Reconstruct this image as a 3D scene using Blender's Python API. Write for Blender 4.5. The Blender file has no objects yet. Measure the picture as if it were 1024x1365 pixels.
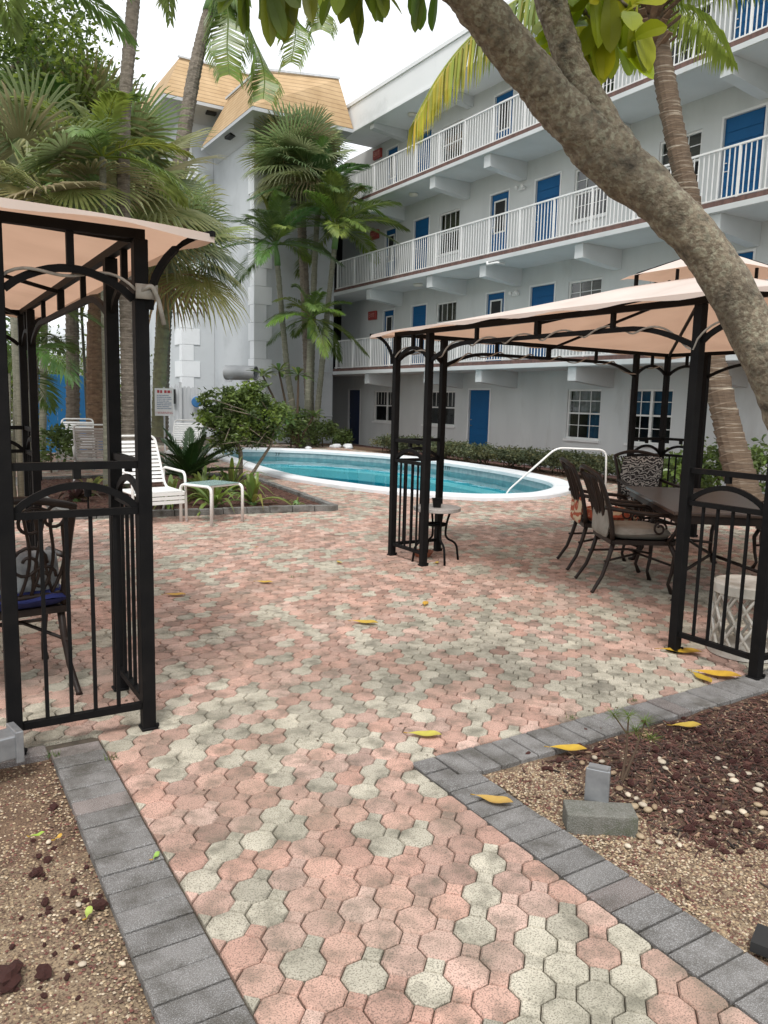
import bpy, math, random
import numpy as np
from mathutils import Vector, Matrix
random.seed(7)
RNG = np.random.default_rng(11)
PI = math.pi
SC = bpy.context.scene
COL = SC.collection
WORLD = {}

# ---------------------------------------------------------------- mesh builder
class MB:
    def __init__(s):
        s.v = []; s.f = []; s.n = 0; s.tint = []; s.has = False
    def add(s, verts, faces, tint=None):
        b = s.n
        verts = [tuple(p) for p in verts]
        s.v += verts; s.n += len(verts)
        s.f += [tuple(i + b for i in f) for f in faces]
        if tint is not None: s.has = True
        t = tint if tint is not None else (1, 1, 1)
        s.tint += [t] * len(verts)
        return s
    def box(s, x0, x1, y0, y1, z0, z1, tint=None):
        return s.add([(x0,y0,z0),(x1,y0,z0),(x1,y1,z0),(x0,y1,z0),(x0,y0,z1),(x1,y0,z1),(x1,y1,z1),(x0,y1,z1)],
                     [(0,3,2,1),(4,5,6,7),(0,1,5,4),(1,2,6,5),(2,3,7,6),(3,0,4,7)], tint)
    def bar(s, a, b, w, h=None, up=(0,0,1), tint=None):
        h = h or w
        a = Vector(a); b = Vector(b); d = (b - a).normalized(); u = Vector(up)
        if abs(d.dot(u)) > .98: u = Vector((0,1,0))
        r = d.cross(u).normalized(); u = r.cross(d)
        vs = []
        for p in (a, b):
            for i, j in ((-1,-1),(1,-1),(1,1),(-1,1)):
                vs.append(p + r*(i*w/2) + u*(j*h/2))
        return s.add(vs, [(0,1,2,3),(7,6,5,4),(0,4,5,1),(1,5,6,2),(2,6,7,3),(3,7,4,0)], tint)
    def path(s, pts, w, h=None, up=(0,0,1)):
        """square-section bar swept along points"""
        h = h or w
        P = [Vector(p) for p in pts]; vs = []
        for i, p in enumerate(P):
            d = (P[min(i+1,len(P)-1)] - P[max(i-1,0)]).normalized(); u = Vector(up)
            if abs(d.dot(u)) > .98: u = Vector((0,1,0))
            r = d.cross(u).normalized(); u = r.cross(d)
            for a, b in ((-1,-1),(1,-1),(1,1),(-1,1)): vs.append(p + r*(a*w/2) + u*(b*h/2))
        fs = [(0,1,2,3)]
        for i in range(len(P)-1):
            for k in range(4):
                fs.append((4*i+k, 4*i+4+k, 4*i+4+(k+1)%4, 4*i+(k+1)%4))
        m = 4*(len(P)-1); fs.append((m+3,m+2,m+1,m))
        return s.add(vs, fs)
    def tube(s, pts, r, n=8, cap=True, tint=None, wob=0, flat=1.0):
        P = [Vector(p) for p in pts]; m = len(P)
        R = r if isinstance(r, (list, tuple)) else [r]*m
        vs = []; prev = None
        for i, p in enumerate(P):
            d = (P[min(i+1,m-1)] - P[max(i-1,0)]).normalized()
            if prev is None:
                u = Vector((0,0,1)) if abs(d.z) < .9 else Vector((1,0,0))
            else: u = prev
            a = (u - d*u.dot(d)).normalized(); prev = a; b = d.cross(a)
            for k in range(n):
                t = 2*PI*k/n; rr = R[i]*(1 + (random.uniform(-wob, wob) if wob else 0))
                vs.append(p + a*(math.cos(t)*rr) + b*(math.sin(t)*rr*flat))
        fs = []
        for i in range(m-1):
            for k in range(n):
                fs.append((i*n+k, i*n+(k+1)%n, (i+1)*n+(k+1)%n, (i+1)*n+k))
        if cap: fs += [tuple(range(n-1,-1,-1)), tuple((m-1)*n+k for k in range(n))]
        return s.add(vs, fs, tint)
    def lathe(s, prof, n=20, c=(0,0,0), tint=None):
        vs = []; fs = []; m = len(prof)
        for r, z in prof:
            for k in range(n):
                t = 2*PI*k/n; vs.append((c[0]+r*math.cos(t), c[1]+r*math.sin(t), c[2]+z))
        for i in range(m-1):
            for k in range(n): fs.append((i*n+k, i*n+(k+1)%n, (i+1)*n+(k+1)%n, (i+1)*n+k))
        if prof[0][0] > 1e-4: fs.append(tuple(range(n-1,-1,-1)))
        if prof[-1][0] > 1e-4: fs.append(tuple((m-1)*n+k for k in range(n)))
        return s.add(vs, fs, tint)
    def grid(s, fn, nu, nv, tint=None):
        vs = [fn(i/nu, j/nv) for j in range(nv+1) for i in range(nu+1)]
        fs = [(j*(nu+1)+i, j*(nu+1)+i+1, (j+1)*(nu+1)+i+1, (j+1)*(nu+1)+i) for j in range(nv) for i in range(nu)]
        return s.add(vs, fs, tint)
    def blob(s, c, r, seed=0, nu=8, nv=5, rough=.2, tint=None):
        rg = random.Random(seed); vs = []; fs = []
        c = Vector(c); r = (r,r,r) if not isinstance(r, (tuple,list)) else r
        vs.append(c + Vector((0,0,-r[2])))
        for j in range(1, nv):
            ph = -PI/2 + PI*j/nv
            for i in range(nu):
                t = 2*PI*i/nu; k = 1 + rg.uniform(-rough, rough)
                vs.append(c + Vector((math.cos(t)*math.cos(ph)*r[0]*k, math.sin(t)*math.cos(ph)*r[1]*k, math.sin(ph)*r[2]*k)))
        vs.append(c + Vector((0,0,r[2]))); top = len(vs)-1
        for i in range(nu): fs.append((0, 1+(i+1)%nu, 1+i))
        for j in range(nv-2):
            for i in range(nu): fs.append((1+j*nu+i, 1+j*nu+(i+1)%nu, 1+(j+1)*nu+(i+1)%nu, 1+(j+1)*nu+i))
        b = 1+(nv-2)*nu
        for i in range(nu): fs.append((b+i, b+(i+1)%nu, top))
        return s.add(vs, fs, tint)
    def arrays(s, V, F, tints=None):
        b = s.n; s.v += [tuple(p) for p in V.tolist()]; s.n += len(V)
        s.f += [tuple(r) for r in (F + b).tolist()]
        if tints is not None: s.has = True; s.tint += [tuple(t) for t in tints.tolist()]
        else: s.tint += [(1,1,1)]*len(V)
        return s
    def mesh(s, name, off=(0,0,0)):
        me = bpy.data.meshes.new(name)
        if off != (0,0,0):
            ox, oy, oz = off; vs = [(x-ox, y-oy, z-oz) for x, y, z in s.v]
        else: vs = s.v
        me.from_pydata(vs, [], s.f)
        if s.has:
            a = me.color_attributes.new('tint', 'FLOAT_COLOR', 'POINT')
            arr = np.ones((s.n, 4), dtype=np.float32); arr[:, :3] = np.array(s.tint, dtype=np.float32)
            a.data.foreach_set('color', arr.ravel())
        me.update()
        return me

def link(name, mb, m, parent=None, off=(0,0,0), smooth=False, bevel=0, seg=2, subsurf=0):
    me = mb.mesh(name, off)
    if m: me.materials.append(m)
    if smooth: me.polygons.foreach_set('use_smooth', [True]*len(me.polygons))
    o = bpy.data.objects.new(name, me); COL.objects.link(o)
    if parent: o.parent = parent
    if bevel:
        b = o.modifiers.new('bevel', 'BEVEL'); b.width = bevel; b.segments = seg; b.limit_method = 'ANGLE'
        b.harden_normals = False
    if subsurf:
        q = o.modifiers.new('sub', 'SUBSURF'); q.levels = subsurf; q.render_levels = subsurf
    return o
def thing(name, label, cat, loc=(0,0,0), rotz=0, group=None):
    o = bpy.data.objects.new(name, None); COL.objects.link(o)
    o.empty_display_size = .1
    o.location = loc; o.rotation_euler = (0,0,rotz); o['label'] = label; o['category'] = cat
    if group: o['group'] = group
    WORLD[o.name] = tuple(loc)
    return o
def part(name, mb, m, parent, world=False, label=None, **k):
    """child mesh; world=True: its vertices are world coordinates (parent unrotated)"""
    off = WORLD.get(parent.name, (0,0,0)) if world else (0,0,0)
    o = link(name, mb, m, parent, off, **k)
    WORLD[o.name] = off
    if label: o['label'] = label
    return o
def solo(name, mb, m, label, cat, loc=(0,0,0), group=None, world=True, rotz=0, **k):
    """a thing that is one mesh; vertices in world coordinates, origin moved to loc"""
    o = link(name, mb, m, None, tuple(loc) if world else (0,0,0), **k); o.location = loc; o.rotation_euler = (0,0,rotz)
    o['label'] = label; o['category'] = cat
    if group: o['group'] = group
    WORLD[o.name] = tuple(loc)
    return o
def struct(name, mb, m, kind='structure', loc=(0,0,0), label=None, **k):
    o = link(name, mb, m, None, tuple(loc), **k); o.location = loc; o['kind'] = kind
    if label: o['label'] = label
    return o
def dup(root, loc, rotz=None, label=None, scale=None):
    def cp(o, p):
        c = o.copy(); COL.objects.link(c)
        if p is not None: c.parent = p
        for ch in list(o.children): cp(ch, c)
        return c
    r = cp(root, None); r.location = loc
    if rotz is not None: r.rotation_euler = (0,0,rotz)
    if label: r['label'] = label
    if scale: r.scale = (scale,)*3 if not isinstance(scale, tuple) else scale
    return r

# ---------------------------------------------------------------- materials
def _nt(name):
    m = bpy.data.materials.new(name); m.use_nodes = True
    nt = m.node_tree; nt.nodes.clear()
    return m, nt, nt.nodes.new, nt.links.new
def mat(name, c1, c2=None, rough=.6, scale=6, detail=6, metal=0, spec=.5, bump=0, bscale=80, tint=False, coord='Object',
        speck=None, speck_scale=300, speck_amt=.5, stain=None, stain_scale=1.5, stain_lo=.55, stain_hi=.75, translucent=0, stretch=None, coat=0, stain2=None):
    m, nt, N, L = _nt(name)
    out = N('ShaderNodeOutputMaterial'); p = N('ShaderNodeBsdfPrincipled')
    p.inputs['Roughness'].default_value = rough; p.inputs['Metallic'].default_value = metal
    p.inputs['Specular IOR Level'].default_value = spec; p.inputs['Coat Weight'].default_value = coat
    tc = N('ShaderNodeTexCoord'); vec = tc.outputs[coord]
    if stretch:
        mp = N('ShaderNodeMapping'); mp.inputs['Scale'].default_value = stretch; L(vec, mp.inputs['Vector']); vec = mp.outputs['Vector']
    c2 = c2 or tuple(x*.8 for x in c1)
    nz = N('ShaderNodeTexNoise'); nz.inputs['Scale'].default_value = scale; nz.inputs['Detail'].default_value = detail
    L(vec, nz.inputs['Vector'])
    rp = N('ShaderNodeValToRGB'); rp.color_ramp.elements[0].position = .33; rp.color_ramp.elements[1].position = .67
    rp.color_ramp.elements[0].color = (*c1, 1); rp.color_ramp.elements[1].color = (*c2, 1)
    L(nz.outputs['Fac'], rp.inputs['Fac']); cur = rp.outputs['Color']
    def mix(a, b, fac, mode='MIX'):
        x = N('ShaderNodeMix'); x.data_type = 'RGBA'; x.blend_type = mode
        if isinstance(fac, float): x.inputs[0].default_value = fac
        else: L(fac, x.inputs[0])
        if isinstance(a, tuple): x.inputs[6].default_value = (*a, 1)
        else: L(a, x.inputs[6])
        if isinstance(b, tuple): x.inputs[7].default_value = (*b, 1)
        else: L(b, x.inputs[7])
        return x.outputs[2]
    if tint:
        at = N('ShaderNodeAttribute'); at.attribute_name = 'tint'; cur = mix(cur, at.outputs['Color'], 1.0, 'MULTIPLY')
    if speck:
        n2 = N('ShaderNodeTexNoise'); n2.inputs['Scale'].default_value = speck_scale; n2.inputs['Detail'].default_value = 3; L(vec, n2.inputs['Vector'])
        r2 = N('ShaderNodeValToRGB'); r2.color_ramp.elements[0].position = .5; r2.color_ramp.elements[1].position = .62
        r2.color_ramp.elements[1].color = (speck_amt,)*3 + (1,); r2.color_ramp.elements[0].color = (0,0,0,1)
        L(n2.outputs['Fac'], r2.inputs['Fac']); cur = mix(cur, speck, r2.outputs['Color'])
    if stain:
        n3 = N('ShaderNodeTexNoise'); n3.inputs['Scale'].default_value = stain_scale; n3.inputs['Detail'].default_value = 8; n3.inputs['Roughness'].default_value = .65
        L(vec, n3.inputs['Vector'])
        r3 = N('ShaderNodeValToRGB'); r3.color_ramp.elements[0].position = stain_lo; r3.color_ramp.elements[1].position = stain_hi
        L(n3.outputs['Fac'], r3.inputs['Fac']); cur = mix(cur, stain, r3.outputs['Color'])
    if stain2:
        n5 = N('ShaderNodeTexNoise'); n5.inputs['Scale'].default_value = stain2[1]; n5.inputs['Detail'].default_value = 9; n5.inputs['Roughness'].default_value = .7
        L(vec, n5.inputs['Vector'])
        r5 = N('ShaderNodeValToRGB'); r5.color_ramp.elements[0].position = stain2[2]; r5.color_ramp.elements[1].position = stain2[3]; r5.color_ramp.elements[1].color = (stain2[4],)*3 + (1,)
        L(n5.outputs['Fac'], r5.inputs['Fac']); cur = mix(cur, stain2[0], r5.outputs['Color'])
    L(cur, p.inputs['Base Color'])
    if bump:
        n4 = N('ShaderNodeTexNoise'); n4.inputs['Scale'].default_value = bscale; n4.inputs['Detail'].default_value = 6; L(vec, n4.inputs['Vector'])
        b = N('ShaderNodeBump'); b.inputs['Strength'].default_value = bump; b.inputs['Distance'].default_value = .01
        L(n4.outputs['Fac'], b.inputs['Height']); L(b.outputs['Normal'], p.inputs['Normal'])
    sh = p.outputs['BSDF']
    if translucent:
        t = N('ShaderNodeBsdfTranslucent'); L(cur, t.inputs['Color'])
        mx = N('ShaderNodeMixShader'); mx.inputs[0].default_value = translucent
        L(sh, mx.inputs[1]); L(t.outputs['BSDF'], mx.inputs[2]); sh = mx.outputs['Shader']
    L(sh, out.inputs['Surface'])
    return m
def leafmat(name, c1, c2, tr=.3, rough=.45):
    return mat(name, c1, c2, rough=rough, scale=3, tint=True, translucent=tr, spec=.4)

M = {}
M['pink'] = mat('paver_concrete', (1,1,1), (.84,.84,.82), rough=.85, scale=9, tint=True, speck=(.07,.06,.045), speck_scale=210, speck_amt=.6,
                stain=(.085,.08,.06), stain_scale=9, stain_lo=.47, stain_hi=.80, stain2=((.17,.165,.12),1.3,.47,.72,.55), bump=.5, bscale=240)
M['joint'] = mat('joint_sand', (.045,.037,.027), (.085,.068,.05), rough=.95, scale=30, stain=(.05,.07,.025), stain_scale=3)
M['brick'] = mat('border_brick', (1,1,1), (.70,.69,.68), rough=.8, scale=9, tint=True, speck=(.5,.5,.5), speck_scale=300, speck_amt=.45,
                 stain=(.065,.058,.045), stain_scale=4.5, stain_lo=.48, stain_hi=.74, bump=.7, bscale=260)
M['soil'] = mat('gravel_soil', (.30,.225,.145), (.18,.125,.08), tint=True, rough=.95, scale=18, detail=10, speck=(.06,.035,.025), speck_scale=120, speck_amt=.8, bump=1.0, bscale=150, coord='Object')
M['gravel'] = mat('gravel_grain', (1,1,1), (.8,.8,.8), rough=.8, tint=True, scale=40)
M['mulch'] = mat('red_mulch', (.10,.042,.030), (.055,.028,.022), rough=.9, scale=40, tint=True, bump=.6, bscale=90)
M['lava'] = mat('lava_rock', (.13,.038,.026), (.07,.022,.018), rough=.95, scale=30, bump=1.0, bscale=90)
M['pebble'] = mat('river_pebble', (.50,.44,.35), (.33,.265,.19), rough=.6, scale=18, tint=True)
M['ground'] = mat('bare_ground', (.12,.10,.06), (.06,.09,.03), rough=.95, scale=.6, detail=10)
M['white'] = mat('white_paint', (.80,.80,.79), (.74,.74,.73), rough=.5, scale=3)
M['frame_white'] = mat('white_enamel', (.82,.82,.80), (.72,.71,.68), rough=.35, scale=4)
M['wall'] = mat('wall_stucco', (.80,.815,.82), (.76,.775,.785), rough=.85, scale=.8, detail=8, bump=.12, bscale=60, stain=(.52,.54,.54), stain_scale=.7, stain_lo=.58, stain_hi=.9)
M['wall_in'] = mat('shaded_gallery_wall', (.63,.645,.635), (.57,.585,.58), rough=.8, scale=1.6, detail=8, stretch=(1,1,.3), stain=(.42,.42,.40), stain_scale=1.4, stain_lo=.58, stain_hi=.9, bump=.08, bscale=50)  # greyer than the outer stucco: the galleries' shade is put into the colour
M['slab'] = mat('shaded_slab', (.62,.64,.645), (.56,.58,.585), rough=.8, scale=1.2, detail=8, stain=(.50,.50,.48), stain_scale=1.1, stain_lo=.6, stain_hi=.85)  # grey lowered so the colour carries the shade under the galleries
M['tower'] = mat('tower_stucco', (.55,.575,.595), (.48,.505,.525), rough=.9, scale=.35, detail=10, bump=.25, bscale=30, stain=(.31,.33,.34), stain_scale=.5, stain_lo=.5, stain_hi=.9)
M['quoin'] = mat('quoin_paint', (.76,.78,.80), (.70,.72,.74), rough=.8, scale=1, stain=(.55,.57,.58), stain_scale=1.3, stain_lo=.6, stain_hi=.9)
M['door'] = mat('blue_door_paint', (.009,.105,.27), (.008,.092,.24), spec=.2, rough=.55, scale=2)
M['door_dark'] = mat('navy_door_paint', (.012,.03,.10), (.01,.025,.085), rough=.45, scale=2)
M['chrome'] = mat('brushed_steel', (.7,.7,.7), (.55,.55,.55), rough=.25, metal=1, scale=20)
M['black'] = mat('black_powder_coat', (.0045,.0045,.005), (.008,.0075,.0075), rough=.6, spec=.13, scale=12, bump=.06, bscale=180, stain=(.03,.025,.02), stain_scale=5, stain_lo=.66, stain_hi=.95)
M['bronze'] = mat('cast_bronze', (.014,.009,.007), (.026,.016,.012), rough=.45, spec=.3, scale=14, metal=.0, bump=.1)
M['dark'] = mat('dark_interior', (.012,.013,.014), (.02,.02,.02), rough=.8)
M['curtain'] = mat('curtain_cloth', (.26,.26,.25), (.17,.17,.165), rough=.9, scale=8, stretch=(1,8,.3))
M['blind'] = mat('window_blind', (.13,.115,.08), (.07,.06,.045), rough=.8, scale=2, stretch=(1,1,40))
M['bluecurt_refl'] = mat('blue_curtain_and_reflection', (.03,.11,.20), (.02,.08,.15), rough=.9)
M['soffit'] = mat('soffit_paint', (.50,.52,.54), (.45,.47,.49), rough=.8, scale=.7)
M['waterline'] = mat('pool_tile', (.32,.42,.44), (.22,.30,.33), rough=.3, scale=9)
M['coping'] = mat('pool_coping', (.76,.78,.79), (.68,.70,.72), rough=.7, scale=3, stain=(.5,.5,.48), stain_scale=2.5, stain_lo=.6, stain_hi=.85)
M['plaster'] = mat('pool_plaster', (.22,.66,.74), (.18,.60,.69), rough=.7, scale=1)
M['reflection_white'] = mat('pool_reflection_white', (.75,.85,.87), (.65,.78,.8), rough=.7, scale=1)
M['strap'] = mat('vinyl_strap', (.80,.80,.79), (.72,.72,.70), rough=.4, scale=5)
M['strap_grey'] = mat('dingy_vinyl_strap', (.58,.53,.49), (.48,.44,.41), rough=.5, scale=5)
M['terracotta'] = mat('terracotta', (.30,.10,.05), (.22,.075,.04), rough=.8, scale=20)
M['stone_top'] = mat('speckled_tabletop', (.42,.40,.38), (.32,.30,.28), rough=.4, scale=60)
M['wood_top'] = mat('brown_tabletop', (.085,.055,.042), (.055,.036,.028), rough=.28, scale=4, stretch=(1,12,1))
M['cush_beige'] = mat('grey_beige_cushion', (.30,.285,.25), (.24,.225,.195), rough=.95, scale=10, bump=.3, bscale=160, stain=(.14,.13,.11), stain_scale=4, stain_lo=.55, stain_hi=.8)
M['cush_blue'] = mat('navy_cushion', (.014,.022,.13), (.01,.016,.09), rough=.9, scale=10, bump=.3, bscale=160)
M['cush_grey'] = mat('grey_pillow', (.42,.46,.48), (.16,.17,.18), rough=.9, scale=14)
M['lattice'] = mat('dirty_white_plastic', (.62,.60,.55), (.42,.39,.33), rough=.5, scale=9, stain=(.2,.17,.12), stain_scale=6, stain_lo=.55, stain_hi=.85)
M['cord'] = mat('grey_cable', (.42,.40,.36), (.28,.26,.23), rough=.5, scale=30)
M['metal_box'] = mat('weathered_aluminium', (.34,.35,.36), (.24,.25,.26), rough=.45, metal=.6, scale=20)
M['grey_block'] = mat('mossy_concrete_block', (.15,.145,.125), (.10,.10,.08), rough=.9, scale=16, speck=(.3,.3,.28), speck_scale=240, speck_amt=.4, stain=(.06,.075,.03), stain_scale=8, bump=.5, bscale=200)
M['bluepanel'] = mat('blue_painted_board', (.02,.19,.46), (.015,.16,.40), rough=.5, scale=2)
M['fence'] = mat('weathered_white_fence', (.58,.60,.62), (.48,.5,.52), rough=.8, scale=2, stretch=(4,4,.5))
M['drum'] = mat('grey_fan_housing', (.36,.37,.38), (.28,.29,.30), rough=.5, metal=.2, scale=2)
M['red'] = mat('exit_red', (.38,.055,.045), (.32,.045,.04), rough=.5)
M['blue_disc'] = mat('blue_plastic', (.05,.19,.42), (.04,.15,.36), rough=.4)
M['globe'] = mat('frosted_globe', (.75,.72,.64), (.7,.67,.6), rough=.3)
M['ink_red'] = mat('sign_red', (.50,.05,.06), rough=.6)
M['ink_blue'] = mat('sign_blue', (.10,.18,.34), rough=.6)
M['ink_black'] = mat('marking_black', (.02,.02,.02), rough=.6)
# plants
M['bark'] = mat('lichen_bark', (.11,.085,.06), (.25,.205,.145), rough=.95, scale=42, detail=15, bump=1.0, bscale=80, stain=(.035,.028,.02), stain_scale=15, stain_lo=.54, stain_hi=.70, speck=(.33,.315,.23), speck_scale=60, speck_amt=.6, stain2=((.06,.048,.035),2.6,.5,.68,.7))
M['palmbark'] = mat('palm_bark', (.24,.205,.165), (.155,.13,.105), rough=.95, scale=10, stretch=(1,1,3), bump=.8, bscale=30, stain=(.09,.075,.055), stain_scale=5, stain_lo=.5, stain_hi=.8)
M['brownbark'] = mat('brown_palm_bark', (.20,.125,.075), (.11,.068,.043), rough=.95, scale=9, stretch=(1,1,2), bump=.9, bscale=25, stain=(.28,.2,.12), stain_scale=6)
M['mossbark'] = mat('mossy_palm_bark', (.26,.26,.15), (.19,.18,.12), rough=.95, scale=9, bump=.8, bscale=25, stain=(.15,.17,.06), stain_scale=4)
M['ringbark'] = mat('ringed_brown_bark', (.17,.12,.08), (.10,.07,.048), rough=.95, scale=8, stretch=(.4,.4,9), bump=.8, bscale=25, stain=(.42,.37,.29), stain_scale=3, stain_lo=.55, stain_hi=.68)
M['greenbark'] = mat('ringed_cane', (.22,.21,.16), (.13,.13,.09), rough=.7, scale=8, stretch=(1,1,6), bump=.4, bscale=20)
M['crownshaft'] = mat('green_crownshaft', (.12,.22,.06), (.09,.17,.05), rough=.5, scale=4)
M['leaf_fan'] = leafmat('fan_palm_leaf', (.33,.365,.165), (.21,.26,.10), .38, .38)
M['leaf_frond'] = leafmat('feather_palm_leaf', (.22,.28,.07), (.14,.20,.05), .38, .36)
M['leaf_dark'] = leafmat('dark_palm_leaf', (.16,.24,.065), (.095,.165,.045), .33, .32)
M['leaf_yellow'] = leafmat('yellowing_palm_leaf', (.28,.30,.05), (.17,.24,.05), .4, .4)
M['leaf_tree'] = leafmat('broad_leaf', (.17,.235,.04), (.10,.165,.033), .4, .4)
M['leaf_big'] = leafmat('almond_leaf', (.17,.21,.022), (.11,.155,.018), .55, .4)
M['leaf_shrub'] = leafmat('shrub_leaf', (.15,.20,.06), (.08,.125,.04), .35, .33)
M['leaf_hedge'] = leafmat('hedge_leaf', (.125,.145,.075), (.085,.105,.055), .3, .45)
M['leaf_cycad'] = leafmat('cycad_leaf', (.03,.062,.018), (.02,.045,.014), .15, .35)
M['leaf_brom'] = leafmat('bromeliad_leaf', (.10,.045,.045), (.07,.06,.035), .25, .4)
M['leaf_fallen'] = mat('fallen_leaf_skin', (.58,.40,.05), (.42,.27,.04), rough=.5, scale=16, tint=True, stain=(.25,.12,.03), stain_scale=14, stain_lo=.56, stain_hi=.8, translucent=.15)
M['twig'] = mat('brown_twig', (.10,.065,.04), (.07,.045,.03), rough=.9)

def brickmat(name, c1, c2, mortar, sx, sy, rough=.85, coord='Object', rot=(0,0,0), msize=.02):
    m, nt, N, L = _nt(name)
    out = N('ShaderNodeOutputMaterial'); p = N('ShaderNodeBsdfPrincipled'); p.inputs['Roughness'].default_value = rough
    tc = N('ShaderNodeTexCoord'); mp = N('ShaderNodeMapping'); mp.inputs['Rotation'].default_value = rot
    b = N('ShaderNodeTexBrick'); b.inputs['Color1'].default_value = (*c1,1); b.inputs['Color2'].default_value = (*c2,1); b.inputs['Mortar'].default_value = (*mortar,1)
    b.inputs['Scale'].default_value = 1; b.inputs['Brick Width'].default_value = sx; b.inputs['Row Height'].default_value = sy; b.inputs['Mortar Size'].default_value = msize*sy
    nz = N('ShaderNodeTexNoise'); nz.inputs['Scale'].default_value = 6; nz.inputs['Detail'].default_value = 8
    mx = N('ShaderNodeMix'); mx.data_type = 'RGBA'; mx.blend_type = 'MULTIPLY'; mx.inputs[0].default_value = .5
    rp = N('ShaderNodeValToRGB'); rp.color_ramp.elements[0].position = .3; rp.color_ramp.elements[1].position = .7
    rp.color_ramp.elements[0].color = (.55,.55,.55,1)
    L(tc.outputs[coord], mp.inputs['Vector']); L(mp.outputs['Vector'], b.inputs['Vector']); L(tc.outputs[coord], nz.inputs['Vector'])
    L(nz.outputs['Fac'], rp.inputs['Fac']); L(b.outputs['Color'], mx.inputs[6]); L(rp.outputs['Color'], mx.inputs[7])
    L(mx.outputs[2], p.inputs['Base Color'])
    bp = N('ShaderNodeBump'); bp.inputs['Strength'].default_value = .5; bp.inputs['Distance'].default_value = .01; bp.invert = True
    L(b.outputs['Fac'], bp.inputs['Height']); L(bp.outputs['Normal'], p.inputs['Normal'])
    L(p.outputs['BSDF'], out.inputs['Surface'])
    return m
M['redbrick'] = brickmat('red_brick_course', (.19,.105,.088), (.13,.075,.065), (.13,.11,.10), .2, .06, rot=(0, PI/2, 0))
M['redpave'] = brickmat('red_brick_walk', (.22,.10,.08), (.16,.075,.06), (.12,.1,.09), .2, .1)

def fabricmat(name):
    m, nt, N, L = _nt(name)
    out = N('ShaderNodeOutputMaterial'); d = N('ShaderNodeBsdfDiffuse'); t = N('ShaderNodeBsdfTranslucent')
    tc = N('ShaderNodeTexCoord'); nz = N('ShaderNodeTexNoise'); nz.inputs['Scale'].default_value = 2.2; nz.inputs['Detail'].default_value = 8
    rp = N('ShaderNodeValToRGB'); rp.color_ramp.elements[0].position = .3; rp.color_ramp.elements[1].position = .75
    rp.color_ramp.elements[0].color = (.82,.735,.675,1); rp.color_ramp.elements[1].color = (.70,.61,.55,1)
    L(tc.outputs['Object'], nz.inputs['Vector']); L(nz.outputs['Fac'], rp.inputs['Fac'])
    L(rp.outputs['Color'], d.inputs['Color'])
    mt = N('ShaderNodeMix'); mt.data_type = 'RGBA'; mt.blend_type = 'MULTIPLY'; mt.inputs[0].default_value = 1; mt.inputs[7].default_value = (.90,.62,.46,1)
    L(rp.outputs['Color'], mt.inputs[6]); L(mt.outputs[2], t.inputs['Color'])
    mx = N('ShaderNodeMixShader'); mx.inputs[0].default_value = .36
    L(d.outputs['BSDF'], mx.inputs[1]); L(t.outputs['BSDF'], mx.inputs[2]); L(mx.outputs['Shader'], out.inputs['Surface'])
    return m
M['canopy'] = fabricmat('peach_canopy_fabric')
def glassmat(name, tintc, refl=1.0, rough=.02):
    m, nt, N, L = _nt(name)
    out = N('ShaderNodeOutputMaterial'); t = N('ShaderNodeBsdfTransparent'); g = N('ShaderNodeBsdfGlossy'); g.inputs['Roughness'].default_value = rough
    t.inputs['Color'].default_value = (*tintc, 1); fr = N('ShaderNodeFresnel'); fr.inputs['IOR'].default_value = 1.4
    mx = N('ShaderNodeMixShader'); sc_ = N('ShaderNodeMath'); sc_.operation = 'MULTIPLY'; sc_.inputs[1].default_value = refl; L(fr.outputs['Fac'], sc_.inputs[0]); L(sc_.outputs[0], mx.inputs[0]); L(t.outputs['BSDF'], mx.inputs[1]); L(g.outputs['BSDF'], mx.inputs[2])
    if name == 'pool_water':
        tc = N('ShaderNodeTexCoord'); nz = N('ShaderNodeTexNoise'); nz.inputs['Scale'].default_value = 1.6; nz.inputs['Detail'].default_value = 2
        L(tc.outputs['Object'], nz.inputs['Vector'])
        b = N('ShaderNodeBump'); b.inputs['Strength'].default_value = .12; b.inputs['Distance'].default_value = .05
        L(nz.outputs['Fac'], b.inputs['Height']); L(b.outputs['Normal'], g.inputs['Normal']); L(b.outputs['Normal'], fr.inputs['Normal'])
    L(mx.outputs['Shader'], out.inputs['Surface'])
    return m
M['glass'] = glassmat('window_glass', (.7,.76,.76), .12)
M['water'] = glassmat('pool_water', (.45,.80,.84), .6)
M['table_glass'] = mat('textured_table_glass', (.34,.47,.45), (.26,.38,.37), rough=.18, scale=30, bump=.2, bscale=120)  # green glass, base colour lightened to stand in for reflected sky
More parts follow.
